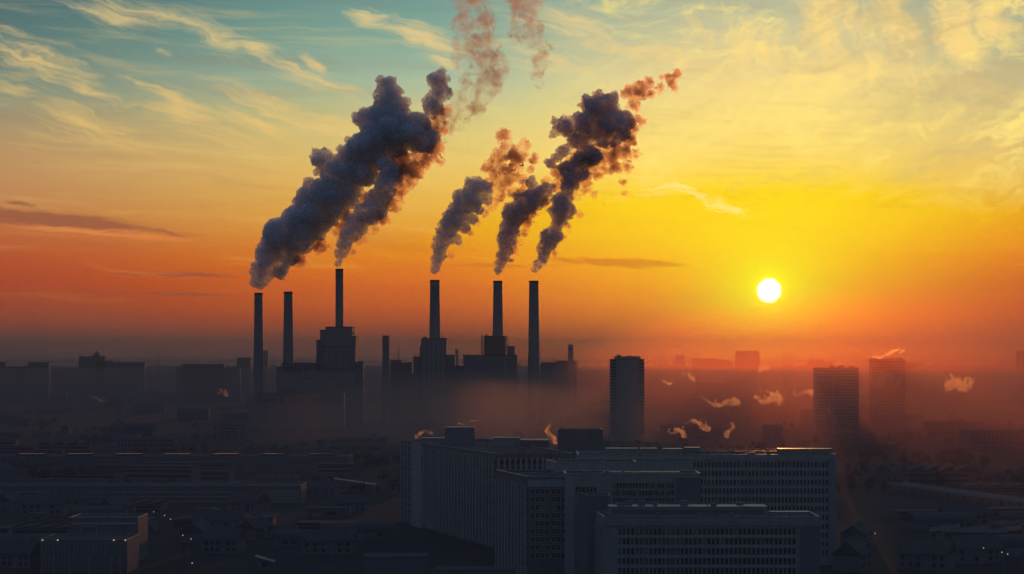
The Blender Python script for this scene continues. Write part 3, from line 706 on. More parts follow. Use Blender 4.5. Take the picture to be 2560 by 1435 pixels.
# ------------------------------------------------------------------ towers to the right
def tower(label, p0, p1, top, d, th, wall='panel', group=None):
    x0 = X(p0, d); t = empty('tower_block', (x0, d, 0), label, 'building', group); w = X(p1, d)-x0; h = Z(top, d)
    MB().box(0, w, 0, th, -1, h).build('wall', M[wall], t)
    MB().box(-.3, w+.3, -.3, th+.3, h+.01, h+.7).build('roof', M['roof'], t)
    return t, w, h
T1, w, h = tower('slim tower block with balconies down both edges and a blank middle', 1527, 1611, 899, 1900, 22)
for i in range(24):
    z = h - 3.2 - 3.1*i
    for a, b in ((.3, w*.17), (w*.84, w-.3)):
        o = MB().box(a, b, -1.3, -.01, z, z+1.1).build('balcony', M['concrete'], T1)
        MB().box(a+.2, b-.2, -.06, -.012, z+1.15, z+2.7).build('glazing', M['glass'], o)
MB().box(w*.18, w*.83, -.5, -.01, 0, h-.3).build('middle_panel', M['concrete'], T1)
penthouse(T1, 4, w-4, 4, 17, h+.7, h+3.2, 'concrete', 'penthouse', False); clutter(T1, 4, w-4, 3.5, 10, h+3.2, 9, 21, 2.2)
aerial(T1, 1.5, 2, h, 7, .12); aerial(T1, w-1, 2, h, 8.5, .12); railing(T1, (2, 1), (w-2, 1), h+.7, 1.3, 2.5, 'steel')
T2, w, h = tower('broad tower block with glazing grid on one half and bands on the other', 2041, 2147, 921, 2100, 22)
for i in range(20):
    z = h - 3.0 - 3.3*i
    MB().box(w*.42, w-.5, -.15, -.01, z-.9, z+.9).build('window_band', M['glass'], T2)
    MB().box(.6, w*.38, -.12, -.01, z-.8, z+.8).build('window_band', M['glass'], T2)
mb = MB()
for i in range(13): mb.box(.6+w*.36*i/12-.15, .6+w*.36*i/12+.15, -.35, -.13, 0, h-1)
mb.build('mullion_grid', M['panel'], T2); clutter(T2, 2, w-2, 3, 18, h+.7, 14, 22, 3.2); railing(T2, (1, 1), (w-1, 1), h+.7, 1.4, 3, 'steel')
T3, w, h = tower('tall tower block wrapped in drifting steam at its top', 2181, 2263, 898, 2300, 22, 'concrete')
for i in range(22): MB().box(.6, w-.6, -.2, -.01, h-3.0-3.4*i-.9, h-3.0-3.4*i+.7).build('window_band', M['glass'], T3)
clutter(T3, 3, w-3, 3, 18, h+.7, 9, 23, 3)

# ------------------------------------------------------------------ far skyline, each house with its own outline
def far(name, label, boxes, d, wall='dark_panel', th=12, extra=None, group='hazy skyline buildings'):
    x0 = X(boxes[0][0], d); t = empty(name, (x0, d, 0), label, 'building', group)
    for a, b, top in boxes:
        w = MB().box(X(a,d)-x0, X(b,d)-x0, 0, th, -1, Z(top,d)).build('wall', M[wall], t)
        MB().box(X(a,d)-x0-.5, X(b,d)-x0+.5, -.5, th+.5, Z(top,d)+.01, Z(top,d)+1.2).build('roof', M['roof'], w)
    if extra == 'cupola':
        a = X(boxes[0][0]*.35+boxes[0][1]*.65, d)-x0; z = Z(boxes[0][2], d)+1.2
        MB().box(a-9, a+9, 4, 20, z, z+4).lathe(a, 12, [(6, z+4), (6, z+7), (4.5, z+9.5), (1.5, z+11), (.4, z+13)], 16).build('cupola', M['dark_panel'], t)
    if extra == 'mast': MB().lathe(X((boxes[0][0]+boxes[0][1])/2,d)-x0, 8, [(.9, Z(boxes[0][2],d)), (.3, Z(boxes[0][2],d)+38)], 8).build('mast', M['steel'], t)
    return t
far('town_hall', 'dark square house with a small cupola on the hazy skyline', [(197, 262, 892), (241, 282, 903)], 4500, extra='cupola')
far('long_hall', 'long low hall running on beside the cupola house', [(282, 362, 907), (130, 196, 923)], 4400)
far('slab_house', 'dark slab at the very edge of the hazy skyline', [(-60, 14, 907)], 3600)
far('frame_hall', 'open framed hall beside the edge slab on the skyline', [(17, 64, 919)], 3700)
far('slab_house', 'tilted-looking dark slab between the framed hall and the cupola house', [(70, 122, 907)], 3800)
far('warehouse', 'wide pale warehouse low on the plain toward the chimneys', [(456, 560, 912), (440, 600, 920)], 3900)
far('slab_house', 'pale faint slab just behind the far end chimney', [(592, 627, 895)], 4800)
far('slab_house', 'thin faint tower just past the far end chimney', [(656, 670, 877)], 5600, th=16)
far('slab_house', 'faint thin tower in the gap past the plain boiler house', [(1138, 1146, 874)], 6000, th=14)
far('depot', 'pale two-part depot behind the broad free-standing chimney', [(1352, 1392, 908), (1392.5, 1442, 904)], 3000)
t = empty('factory_stack', (X(1426.5,2950), 2950, 0), 'single round-topped stack beyond the broad free-standing chimney', 'chimney')
MB().lathe(0, 0, [(4.4, 0), (4.0, Z(870,2950)), (3.9, Z(865,2950)), (3, Z(862,2950)), (1, Z(861,2950))], 24).build('shaft', M['stack'], t)
MB().lathe(0, 0, [(4.2, Z(873,2950)), (4.6, Z(873,2950)+.1), (4.6, Z(872,2950)+.6), (4.2, Z(872,2950)+.7)], 24, cap=False).build('rim', M['soot'], t)
far('slab_house', 'wide low pale slab left of the block under the sun', [(1730, 1792, 897), (1792.5, 1826, 902)], 5000)
far('high_rise', 'big square block standing right under the sun', [(1838, 1899, 879)], 4700)
far('slab_house', 'lower block leaning on the square block under the sun', [(1899.5, 1930, 918)], 4600)
far('high_rise', 'faint block with a mast near the thin poles past the sun', [(2062, 2085, 905)], 5200, extra='mast')
far('slab_house', 'faint low slab between the sun poles and the broad tower', [(2020, 2060, 900), (1990, 2019, 915)], 5600)
far('slab_house', 'faint tower low in the glow well before the square block', [(1688, 1712, 888)], 6400)
far('slab_house', 'hazy low slab leaning past the steaming tower', [(2266, 2302, 910)], 3600)
far('high_rise', 'dark tower cut by the picture edge beyond the steaming tower', [(2545, 2600, 879)], 3900)
far('long_hall', 'long low faint roof on the plain beyond the steaming tower', [(2330, 2500, 917)], 5200)
far('long_hall', 'faint row of roofs behind the slim tower', [(1450, 1524, 926), (1614, 1690, 922)], 4700)
far('slab_house', 'wide low dark hall below the square block', [(1748, 1838, 958)], 3300, th=60)
for px, top, d, lab in [(1958, 866, 3900, 'tall thin pole standing just past the sun'), (1983, 880, 4200, 'shorter thin pole with a lamp head past the sun'), (2537, 880, 3600, 'thin mast beside the dark tower at the picture edge'), (399, 880, 4300, 'faint thin mast above the plain past the cupola house')]:
    t = empty('mast', (X(px,d), d, 0), lab, 'mast', None)
    MB().lathe(0, 0, [(1.5, 0), (1.0, Z(top,d)*.6), (.6, Z(top,d))], 10).build('pole', M['steel'], t)
    MB().box(-2.2, 2.2, -.4, .4, Z(top,d), Z(top,d)+1.2).build('head', M['steel'], t)
# ------------------------------------------------------------------ smoke plumes
plume('broadest dark smoke plume, pouring from the far end chimney',
      [(648,704,22),(638,702,16),(662,703,16),(650,690,26),(655,672,30),(668,640,38),(682,612,42),(696,585,50),(735,600,50),(720,640,34),(700,675,26),(745,555,56),(765,572,48),(750,612,30),(782,528,60),(812,536,44),
       (775,467,24),(800,480,34),(830,490,60),(856,478,52),(805,397,30),(815,420,30),(845,440,50),(890,420,62),(932,384,56),(905,370,50),(950,345,66),(918,300,36),(965,300,62),(967,217,32),(973,248,40),(985,275,44),(1010,330,60),(1045,312,38),(1096,201,30),(1101,232,30),(1082,266,32),(1060,350,40),(900,428,38),(900,300,20)],
      [(1085,320,34),(1085,370,30),(1050,395,36),(1000,405,40),(980,440,34),(920,500,26),(870,545,26),(850,575,22),(800,615,24),(750,650,24),(705,690,18),(1110,280,22),(1040,430,24),(1100,400,18)], D0, 3)
plume('slim dark smoke plume rising from the tallest chimney',
      [(848,658,12),(853,635,18),(862,610,24),(875,585,30),(895,560,32),(920,535,36),(945,508,36),(962,475,36),(975,440,34),(960,410,22)],
      [(1000,420,34),(1015,450,28),(1000,480,24),(985,510,26),(955,545,22),(930,570,18),(900,600,16),(880,630,12),(965,553,12)], D0 - 30, 5, 1.0)
plume('leaning dark smoke plume over the chimney with the pale band',
      [(1089, 672, 15),(1092, 657, 16),(1095, 645, 19),(1099, 629, 20),(1103, 613, 23),(1110, 599, 24),(1117, 585, 27),(1123, 571, 28),(1129, 556, 31),(1139, 542, 33),(1149, 528, 35),(1161, 512, 36),(1174, 496, 37),(1190, 472, 32),(1210, 472, 25),(1182, 452, 9),(1214, 496, 19),(1198, 524, 16),(1182, 548, 16),(1161, 569, 18),(1141, 597, 16)],
      [(1222, 415, 18),(1238, 407, 24),(1254, 423, 24),(1238, 439, 22),(1263, 455, 26),(1246, 488, 21),(1226, 459, 20),(1259, 342, 20),(1263, 358, 19),(1246, 383, 18),(1271, 379, 28),(1295, 391, 28),(1311, 366, 20),(1335, 399, 15),(1287, 423, 24),(1279, 480, 16),(1230, 512, 18),(1214, 532, 12),(1194, 556, 10),(1174, 581, 10),(1149, 613, 10),(1129, 637, 8),(1303, 447, 16),(1327, 423, 11)], D0, 7, 1.0)
plume('dark ragged smoke plume above the scaffolded boiler house',
      [(1248, 673, 14),(1252, 659, 16),(1259, 645, 19),(1263, 629, 22),(1267, 613, 24),(1269, 597, 25),(1271, 581, 27),(1277, 564, 28),(1283, 548, 31),(1293, 534, 32),(1303, 520, 33),(1327, 500, 36),(1352, 488, 28),(1299, 500, 19),(1327, 461, 16),(1331, 447, 10),(1364, 478, 20),(1380, 469, 14)],
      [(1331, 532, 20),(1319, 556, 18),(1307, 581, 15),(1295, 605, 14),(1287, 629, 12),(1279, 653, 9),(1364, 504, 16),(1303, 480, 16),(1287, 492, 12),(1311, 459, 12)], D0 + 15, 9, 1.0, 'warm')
plume('largest sunward smoke plume, orange along its underside, over the broad free-standing chimney',
      [(1416,488,20),(1420,468,24),(1428,446,27),(1420,420,24),(1450,405,28),(1482,392,28),(1456,436,22),(1392,394,15),(1337, 673, 11),(1343, 662, 13),(1356, 645, 17),(1364, 629, 19),(1368, 617, 21),(1374, 601, 27),(1380, 587, 29),(1394, 589, 19),(1392, 564, 19),(1398, 544, 25),(1406, 520, 33),(1404, 500, 27),(1424, 526, 21),(1384, 528, 18),(1384, 334, 13),(1396, 322, 19),(1420, 318, 29),(1457, 310, 37),(1493, 273, 41),(1469, 257, 23),(1521, 257, 30),(1533, 302, 41),(1497, 322, 40),(1562, 298, 30),(1558, 330, 25),(1444, 350, 29),(1408, 379, 21),(1376, 409, 16),(1505, 350, 25),(1469, 366, 20),(1537, 350, 20),(1388, 302, 12),(1408, 302, 16)],
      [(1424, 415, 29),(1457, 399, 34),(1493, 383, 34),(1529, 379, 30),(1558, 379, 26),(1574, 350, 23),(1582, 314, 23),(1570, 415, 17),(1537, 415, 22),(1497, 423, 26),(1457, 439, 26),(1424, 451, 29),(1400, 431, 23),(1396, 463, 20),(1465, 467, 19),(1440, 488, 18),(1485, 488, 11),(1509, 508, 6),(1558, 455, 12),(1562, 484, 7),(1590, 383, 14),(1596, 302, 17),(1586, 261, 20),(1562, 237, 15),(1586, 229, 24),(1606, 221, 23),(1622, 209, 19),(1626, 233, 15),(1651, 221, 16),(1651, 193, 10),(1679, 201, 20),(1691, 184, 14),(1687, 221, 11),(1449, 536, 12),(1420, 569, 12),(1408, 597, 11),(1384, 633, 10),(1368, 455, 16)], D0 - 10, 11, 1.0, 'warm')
def drift(label, balls, d, seed):
    t = empty('drifting_smoke', P(balls[0][0], balls[0][1], d), label, 'smoke', 'torn smoke drifting away at the top')
    puffs('wisp', balls, d, SM['wisp'], t, seed, 1.0, tex=((8, 9.0), (3, 5.0), (1.4, 1.5)))
drift('torn thin reddish smoke drifting above the broadest plume', [(1140,285,28),(1122,318,22),(1150,245,28),(1108,350,16),(1190,270,30),(1160,110,34),(1240,160,40),(1210,60,40),(1180,20,44),(1170,-20,46),(1150,60,30),(1175,70,36),(1200,110,46),(1215,150,52),(1225,195,46),(1205,235,36),(1170,200,26),(1185,265,20),(1165,295,16),(1145,150,24),(1150,320,10),(1235,110,22),(1140,110,14),(1245,220,16)], D0 + 60, 21)
drift('faint pink shred of smoke at the very top, next to the torn reddish smoke', [(1300,-20,50),(1310,20,46),(1330,70,40),(1290,90,24),(1345,105,26),(1350,145,28),(1345,180,22),(1350,215,12),(1290,60,20),(1370,120,14)], D0 + 90, 22)

# ------------------------------------------------------------------ steam over the roofs
SM['steam'] = smoke_mat('sunset_tinted_steam', 0.17, aniso=0.82, color=(0.99, 0.80, 0.66, 1), hole=(0.36, 0.62), nscale=0.07, surf=0.01)  # orange sunlight is put into the colour of both steams
SM['near_steam'] = smoke_mat('sunset_tinted_steam_near', 0.26, aniso=0.82, color=(0.99, 0.80, 0.66, 1), hole=(0.36, 0.62), nscale=0.14, surf=0.01)
def steam(label, px, py, w, h, d, seed, lean=0.4):
    r = random.Random(seed); t = empty('steam_puff', P(px, py + h/2, d), label, 'steam', 'steam puffs over the roofs'); b = []
    n = 12; wide = w >= h * .9; a0 = r.uniform(0, 6)
    for i in range(n):
        q = i / (n - 1); t_ = q if lean >= 0 else 1 - q
        if wide:
            b.append((px + (q - .5) * w * .86, py + h * (.22*math.sin(q*5.5 + a0)) - (t_ - .5) * h * .35, h * r.uniform(.15, .26) * (1.35 - .8*t_)))
            if i % 3 == 1: b.append((px + (q - .5) * w * .86 + r.uniform(-.06, .1)*w, py - h * r.uniform(.25, .42), h * r.uniform(.07, .11))); b.append((px + (q - .5) * w * .86, py - h * .12, h * .12))
        else:
            b.append((px + (q - .5) * lean * w + w * .2*math.sin(q*6 + a0), py + h * .45 - q * h * .86, w * r.uniform(.17, .28) * (1.3 - .7*q)))
    puffs('steam', b, d, SM['steam' if d > 2000 else 'near_steam'], t, seed, max(.3, .8*d/3000), grow=(9, 3), tex=((6*d/2600, 3.0*d/2600), (2*d/2600, 1.6*d/2600)), shred=3)
for i, q in enumerate([('slanting streak of steam beside the slim tower block', 1660, 953, 46, 20, 2600, -.8),
    ('small slanting steam shred left of the square block under the sun', 1720, 939, 34, 22, 3000, -.8),
    ('wide bank of steam on the roof of the wide low dark hall', 1800, 1006, 96, 38, 2300, -.5),
    ('bright steam cloud directly below the sun', 1920, 998, 70, 50, 2150, -.5),
    ('steam streaming toward the broad tower block', 2012, 984, 76, 32, 2250, -.6),
    ('low steam puff nearest the pale office slab', 1690, 1080, 46, 30, 1650, -.6),
    ('long low steam puff, second up from the office slab roof', 1742, 1060, 64, 30, 1800, -.3),
    ('upright steam puff standing alone between street lamps', 1826, 1072, 30, 38, 1700, .3),
    ('thin steam twist at the foot of the broad tower block', 2078, 1032, 24, 48, 1950, -.5),
    ('domed steam cloud on top of the tall tower block', 2222, 884, 84, 28, 2290, .1),
    ('ragged steam hanging down the side of the tall tower block', 2228, 950, 60, 50, 2240, .4),
    ('thin line of steam along the roof of the broad tower block', 2078, 916, 66, 10, 2090, .2),
    ('dim scattered steam far toward the picture edge', 2404, 962, 66, 56, 3200, .3),
    ('glowing steam blob beside the square block under the sun', 1913, 922, 24, 22, 4200, .2),
    ('slender steam column on the ribbed slab roof beside the plant room', 1376, 1082, 34, 52, 850, -.3),
    ('faint low steam on the corner of the ribbed slab roof', 1062, 1084, 46, 26, 905, .4),
    ('thin steam drifting from the louvred roof house', 1172, 1056, 56, 16, 884, .5),
    ('pale steam low on the dark plain below the cupola house', 235, 996, 58, 18, 3000, -.5),
    ('small pale steam patch on the plain past the cupola house', 346, 973, 46, 12, 3300, .2),
    ('small orange steam puff near the foot of the far end chimney', 556, 982, 26, 24, 2700, -.1),
    ('tiny flicker of steam on the plain, nearest the edge slab', 168, 984, 12, 26, 3100, .1)]):
    steam(*q[:6], 300 + i, q[6])

# ------------------------------------------------------------------ low works in front on the left
def works(name, label, x0, x1, top, d, th, wall='shed', cop=True):
    a = rect(X(x0, d), X(x1, d), d, d + th); t, fp = block(name, label, 'building', a, Z(top, d), wall, par=.4, cop=cop)
    return t, Face(fp[0], fp[1]), Z(top, d), X(x0, d)
L1, f, h, x0 = works('warehouse', 'farther of two very long low warehouses, a pale line along its roof', -40, 872, 1142, 1330, 34)
windows(L1, f, [(3+3.4*i, z) for z in (h-3.6, h-7.4) for i in range(10)], 2.6, 1.3, M['concrete'], 2)
windows(L1, f, [(X(246,1330)-x0+3.2*i, z) for z in (h-4, h-7.6) for i in range(10)], 2.6, 1.2, M['concrete'], 2)
fins(L1, f, 34, .5, h-2.2, .3, .5, s0=X(480,1330)-x0, s1=X(640,1330)-x0, mat=M['concrete']); clutter(L1, 10, 240, 4, 28, h, 14, 41, 1.6)
for i in range(7): MB().box(20+34*i, 38+34*i, 10, 22, h+.06, h+1.5).build('skylight', M['glass'], L1)
L2, f, h, x0 = works('warehouse', 'nearer of two very long low warehouses, bright far roof edge and louvred end', -60, 752, 1216, 1030, 30)
railing(L2, (X(500,1030)-x0, 28), (X(748,1030)-x0, 28), h+.4, .9, 2.0)
fins(L2, f, 46, .5, h-2.5, .2, .35, s0=X(90,1030)-x0, s1=X(300,1030)-x0, mat=M['concrete'])
mb = MB()
for i in range(8): f.box(mb, X(655,1030)-x0, f.L-.8, .003, .25, 1.0+i*.9, 1.45+i*.9)
mb.build('louvre', M['panel'], L2)
for k in range(3): f.box(MB(), 2, X(600,1030)-x0, .003, .2, 1.4+k*2.6, 1.8+k*2.6).build('cladding_rail', M['panel'], L2)
clutter(L2, 10, 165, 4, 24, h, 12, 42, 1.5)
L3, f, h, x0 = works('frame_building', 'small glazed building alone on the dark plain', 290, 436, 1096, 1700, 18, 'dark_panel')
fins(L3, f, 18, .5, h-.8, .25, .4); bands(L3, f, [h-2.5, h-6], 1.6, .6, f.L-.6)
L4, f, h, x0 = works('depot', 'dim wide depot with a faint pale roof line, at the sunward edge', 2424, 2640, 1076, 1700, 40)
fins(L4, f, 22, .5, h-1.5, .25, .4); bands(L4, f, [h-3, h-7, h-11], 1.2, 1, f.L-1)
# bottom corner works
d = 700
W1, f, h, x0 = works('factory', 'dark ribbed factory at the bottom corner with lights along its eaves', 100, 318, 1352, 690, 22, 'dark_panel')
fins(W1, f, 22, .3, h-.6, .2, .35, mat=M['concrete'])
for px in (136, 176, 226, 280, 302):
    MB().lathe(X(px,688)-x0, -3, [(.55, 0), (.55, Z(1392,688)-1), (.4, Z(1392,688)-.4), (.1, Z(1392,688))], 14).build('silo_pipe', M['steel'], W1)
railing(W1, (.3, .4), (f.L-.3, .4), h+.4, 1.0, 1.6, 'steel')
W2, f, h, x0 = works('factory', 'raised dark factory hall with a gateway frame, behind the ribbed one', 172, 345, 1297, 730, 20, 'dark_panel')
f.box(MB(), 1.5, f.L-.5, .003, .3, h-2.2, h-1.4).build('fascia', M['panel'], W2)
mb = MB()
for a, b, z0, z1 in ((203,206,1,h-2.4),(240,243,1,h-2.4)): f.box(mb, X(a,730)-x0, X(b,730)-x0, .003, .6, z0, z1)
f.box(mb, X(206,730)-x0, X(240,730)-x0, .003, .6, h-3.2, h-2.6); mb.build('gate_frame', M['concrete'], W2)
windows(W2, f, [(X(290,730)-x0+1.1*i, h-1.0) for i in range(7)], .7, .5, M['panel'], 0)
# sheds
def shed(name, label, x0, x1, top, bot, th, wall='shed', kind='flat'):
    d = CAMH*FPX/(bot-HY); h = (bot-top)/FPX*d; w = X(x1,d)-X(x0,d); t = empty(name, (X(x0,d), d, 0), label, 'building')
    if kind == 'round':
        pts = [(0, -.5), (w, -.5)] + [(w - w*.22*(1-math.cos(a)), h*.55 + h*.45*math.sin(a)) for a in np.linspace(0, math.pi/2, 6)] + [(0, h)]
        v = [(x, y, z) for y in (0, th) for x, z in pts]; n = len(pts); mb = MB(); mb.v = v
        mb.f = [tuple(range(n)), tuple(range(2*n-1, n-1, -1))] + [(i, n+i, n+(i+1) % n, (i+1) % n) for i in range(n)]
        mb.build('wall', M[wall], t)
    elif kind == 'lean':
        mb = MB(); v = [(0,-.5),(w,-.5),(w,h*.55),(0,h)]; mb.v = [(x, y, z) for y in (0, th) for x, z in v]
        mb.f = [(0,1,2,3),(7,6,5,4)] + [(i, 4+i, 4+(i+1) % 4, (i+1) % 4) for i in range(4)]; mb.build('wall', M[wall], t)
        MB().bar((-.3, th/2, h+.1), (w+.4, th/2, h*.55+.1), th+.6, .14).build('roof', M['steel'], t)
    else:
        MB().box(0, w, 0, th, -.5, h).build('wall', M[wall], t)
    if kind != 'lean': MB().box(-.15, w*(.74 if kind == 'round' else 1)+.15, -.15, th+.15, h+.01, h+.16).build('roof', M['roof'], t)
    if kind == 'flat': MB().box(-.2, w+.2, -.3, -.155, h-.02, h+.2).build('roof_edge', M['coping'], t)
    MB().box(w*.12, w*.3, -.1, -.005, .2, min(2.4, h*.6)).build('door', M['steel'], t)
    MB().box(w*.42, w*.68, -.08, -.005, h*.3, h*.55).build('window', M['glass'], t)
    return t
shed('shed', 'small round-ended shed on open ground below the long warehouses', 486, 545, 1272, 1302, 9, kind='round')
shed('shed', 'long pale-edged shed near the ribbed slab, on open ground', 768, 874, 1270, 1294, 8)
shed('shed', 'lean-to shed with bright sloping roof beside the ribbed slab', 834, 936, 1198, 1232, 14, kind='lean')
shed('shed', 'small tilted lean-to on dark ground at the bottom', 638, 682, 1392, 1424, 6, kind='lean')
shed('shed', 'tiny flat shed beyond the raised factory hall', 66, 114, 1284, 1304, 7)
shed('shed', 'wide low flat yard building in front of the ribbed slab', 908, 1066, 1392, 1470, 12, 'dark_panel')
shed('shed', 'long low roof at the foot of the corner block', 1090, 1286, 1424, 1500, 10, 'dark_panel')
t = empty('scaffold', (X(652,930), 930, 0), 'low pipe scaffold standing alone on the dark ground', 'scaffold'); mb = MB()
for i in range(7):
    for q in (0, 4): mb.bar((i*1.5, q, 0), (i*1.5, q, 3.2+(i % 3)*.5), .1, .1)
for z in (1, 2.1, 3.2):
    for q in (0, 4): mb.bar((0, q, z), (9, q, z), .1, .1)
mb.build('frame', M['coping'], t); MB().box(0, 9, .1, 3.9, 2.15, 2.25).build('deck', M['concrete'], t)

# raised roadway toward the sunward edge
def viaduct():
    p0, p1 = Vector((X(2236,1140), 1140, 0)), Vector((X(2640,960), 960, 0)); n = 9
    t = empty('viaduct', p0, 'raised road with a pale parapet slanting out of the picture', 'bridge'); v = p1 - p0; u = v.normalized(); s = Vector((-u.y, u.x, 0)); z = 4.2
    MB().bar((0, 0, z), v + Vector((0, 0, z)), 9, .8).build('deck', M['concrete'], t)
    for k in (-1, 1):
        MB().bar(s*4.4*k + Vector((0, 0, z+.9)), v + s*4.4*k + Vector((0, 0, z+.9)), .25, .9).build('parapet', M['panel'], t)
        MB().bar(s*4.4*k + Vector((0, 0, z+1.5)), v + s*4.4*k + Vector((0, 0, z+1.5)), .12, .12).build('handrail', M['coping'], t)
    for i in range(n + 1):
        q = v * (i / n); MB().bar(q + s*3 + Vector((0, 0, -1)), q + s*3 + Vector((0, 0, z-.4)), 1, 1).bar(q - s*3 + Vector((0, 0, -1)), q - s*3 + Vector((0, 0, z-.4)), 1, 1).build('pier', M['concrete'], t)
viaduct()
# roads on the plain
rm = solid('asphalt', (.03,.03,.032), .95, 0, .3, .4, .05, streak=False)
for pts, w in [([(300,1190),(900,1189),(1000,1100)], 9), ([(470,1435),(500,1330),(440,1290),(-40,1285)], 7), ([(2100,1155),(2330,1180),(2640,1212)], 9), ([(1620,1075),(1690,1010),(1740,965)], 8), ([(2130,1378),(2400,1370),(2640,1410)], 7), ([(2000,1050),(2640,1046)], 9), ([(-40,1080),(620,1078)], 10)]:
    q = [Vector((X(a, CAMH*FPX/(b-HY)), CAMH*FPX/(b-HY), .012)) for a, b in pts]; mb = MB()
    for a, b in zip(q, q[1:]):
        s = (b-a).normalized().cross(Vector((0, 0, 1)))*w/2; i = len(mb.v); mb.v += [tuple(a+s), tuple(b+s), tuple(b-s), tuple(a-s)]; mb.f.append((i+3, i+2, i+1, i))
    tag(mb.build('road', rm), kind='structure')

# ------------------------------------------------------------------ houses and sheds scattered over the plain
protos = []
def scatter_house(kind):
    r = random.Random(kind); t = empty(['low_house', 'low_workshop', 'row_house'][kind])
    w, dd, h = [(26, 14, 9), (46, 24, 7), (60, 13, 13)][kind]
    MB().box(-w/2, w/2, 0, dd, -1, h).build('wall', M[['dark_panel', 'shed', 'dark_panel'][kind]], t)
    if kind == 1: 
        for i in range(4): 
            a = -w/2 + i*w/4; mb = MB(); mb.v = [(a, y, z) for y in (-.2, dd+.2) for z in (h+.01,)] ; mb = MB()
            mb.v = [(a, -.2, h+.01), (a+w/4-.05, -.2, h+.01), (a+w/4-.05, -.2, h+3.2), (a, dd+.2, h+.01), (a+w/4-.05, dd+.2, h+.01), (a+w/4-.05, dd+.2, h+3.2)]
            mb.f = [(0,1,2),(5,4,3),(0,3,4,1),(1,4,5,2),(2,5,3,0)]; mb.build('roof', M['roof'], t)
    else: MB().box(-w/2-.3, w/2+.3, -.3, dd+.3, h+.01, h+.6).build('roof', M['roof'], t)
    for i in range(int(h/3)): MB().box(-w/2+1, w/2-1, -.1, -.01, 1+3*i, 2.4+3*i).build('window_band', M['glass'], t)
    return t
def gable(kind):
    t = empty(['gabled_house', 'barrel_store'][kind]); w, dd, h = [(20, 11, 5.5), (30, 14, 4)][kind]
    MB().box(-w/2, w/2, 0, dd, -1, h).build('wall', M[['dark_panel', 'shed'][kind]], t)
    prof = [(-.5, h+.01), (dd/2, h+4.6), (dd+.5, h+.01)] if kind == 0 else [(dd/2 - (dd/2+.3)*math.cos(a), h+.01+3.6*math.sin(a)) for a in np.linspace(0, math.pi, 12)]
    mb = MB(); n = len(prof); mb.v = [(x, y, z) for x in (-w/2-.4, w/2+.4) for y, z in prof]
    mb.f = [tuple(range(n)), tuple(range(2*n-1, n-1, -1))] + [(i, n+i, n+(i+1) % n, (i+1) % n) for i in range(n)]
    rf = mb.build('roof', M['roof'], t)
    if kind == 0:
        MB().box(w*.22, w*.22+1.1, dd*.35, dd*.35+1.1, h+2, h+6.2).build('chimney', M['brick'], rf)
        for i in range(6):
            x = -w/2 + 1.4 + i*3.1
            if i == 3: MB().box(x, x+1.2, -.1, -.01, 0, 2.3).build('door', M['steel'], t); continue
            MB().box(x, x+1.3, -.1, -.01, 1.2, 2.6).build('window', M['glass'], t); MB().box(x, x+1.3, -.1, -.01, 3.6, 4.9).build('window', M['glass'], t)
    else:
        MB().box(-w*.1, w*.1, -.1, -.01, 0, 3.2).build('gate', M['steel'], t)
        for i in (-3, -2, 2, 3): MB().box(i*w/8-1, i*w/8+1, -.1, -.01, 1.8, 3).build('window', M['glass'], t)
    return t
labs = ['small flat-roofed house lost in the haze on the plain', 'saw-tooth roofed workshop lost in the haze on the plain', 'long flat-roofed row house lost in the haze on the plain', 'dark gabled house with one chimney among the low roofs', 'low store with a rounded roof among the low roofs']
grp = ['hazy small houses across the plain', 'hazy saw-tooth workshops across the plain', 'hazy row houses across the plain', 'dark gabled houses among the low roofs', 'round-roofed stores among the low roofs']
protos = [scatter_house(k) for k in range(3)] + [gable(0), gable(1)]; first = [True]*5
taken = [(X(a,d)-8, X(b,d)+8, d-12, d+60) for a, b, d in [(620,860,2250),(690,790,2366),(780,915,2375),(950,978,2340),(1010,1160,2375),(1150,1300,2370),(1315,1350,2390),(970,1035,2490),(630,665,2400),(1527,1611,1900),(2041,2147,2100),(2181,2263,2300),(290,436,1700),(2424,2640,1700),(-40,872,1330),(1352,1442,3000),(1748,1838,3300)]]
r = random.Random(77); placed = []
tries = 0
while len(placed) < 150 and tries < 6000:
    tries += 1
    q = r.random(); by = 912 + 75*FPX/ (1050 + 3900*q**1.3) if 0 else None
    d = 1080 + 3600 * r.random()**1.15; px = r.uniform(-60, 2620); k = r.choice((0, 1, 2, 3, 3, 4))
    if 940 < px < 2110 and d < 1150: continue
    x = X(px, d); hw = [13, 23, 30, 11, 16][k] + 4
    if any(x+hw > a and x-hw < b and d+26 > c and d < e for a, b, c, e in taken): continue
    taken.append((x-hw, x+hw, d-6, d+34)); placed.append((x, d, k))
taken += [(X(a,d_)-4, X(b,d_)+4, d_-8, d_+30) for a, b, d_ in [(-60,760,1030),(100,330,690),(172,350,730),(480,550,930),(760,880,945),(830,940,1130),(630,690,710),(60,120,920),(640,720,930)]]
n_far = len(placed)
for i in range(3000):
    if len(placed) >= n_far + 62: break
    d = r.uniform(700, 1300); px = r.choice((r.uniform(-60, 930), r.uniform(2150, 2640))); k = r.choice((0, 3, 3, 3, 4, 1)); x = X(px, d); hw = [11, 19, 25, 10, 14][k]
    if px > 2150 and 940 < d < 1190: continue
    if any(x+hw > a and x-hw < b and d+18 > c and d < e for a, b, c, e in taken): continue
    taken.append((x-hw, x+hw, d-4, d+22)); placed.append((x, d, k))
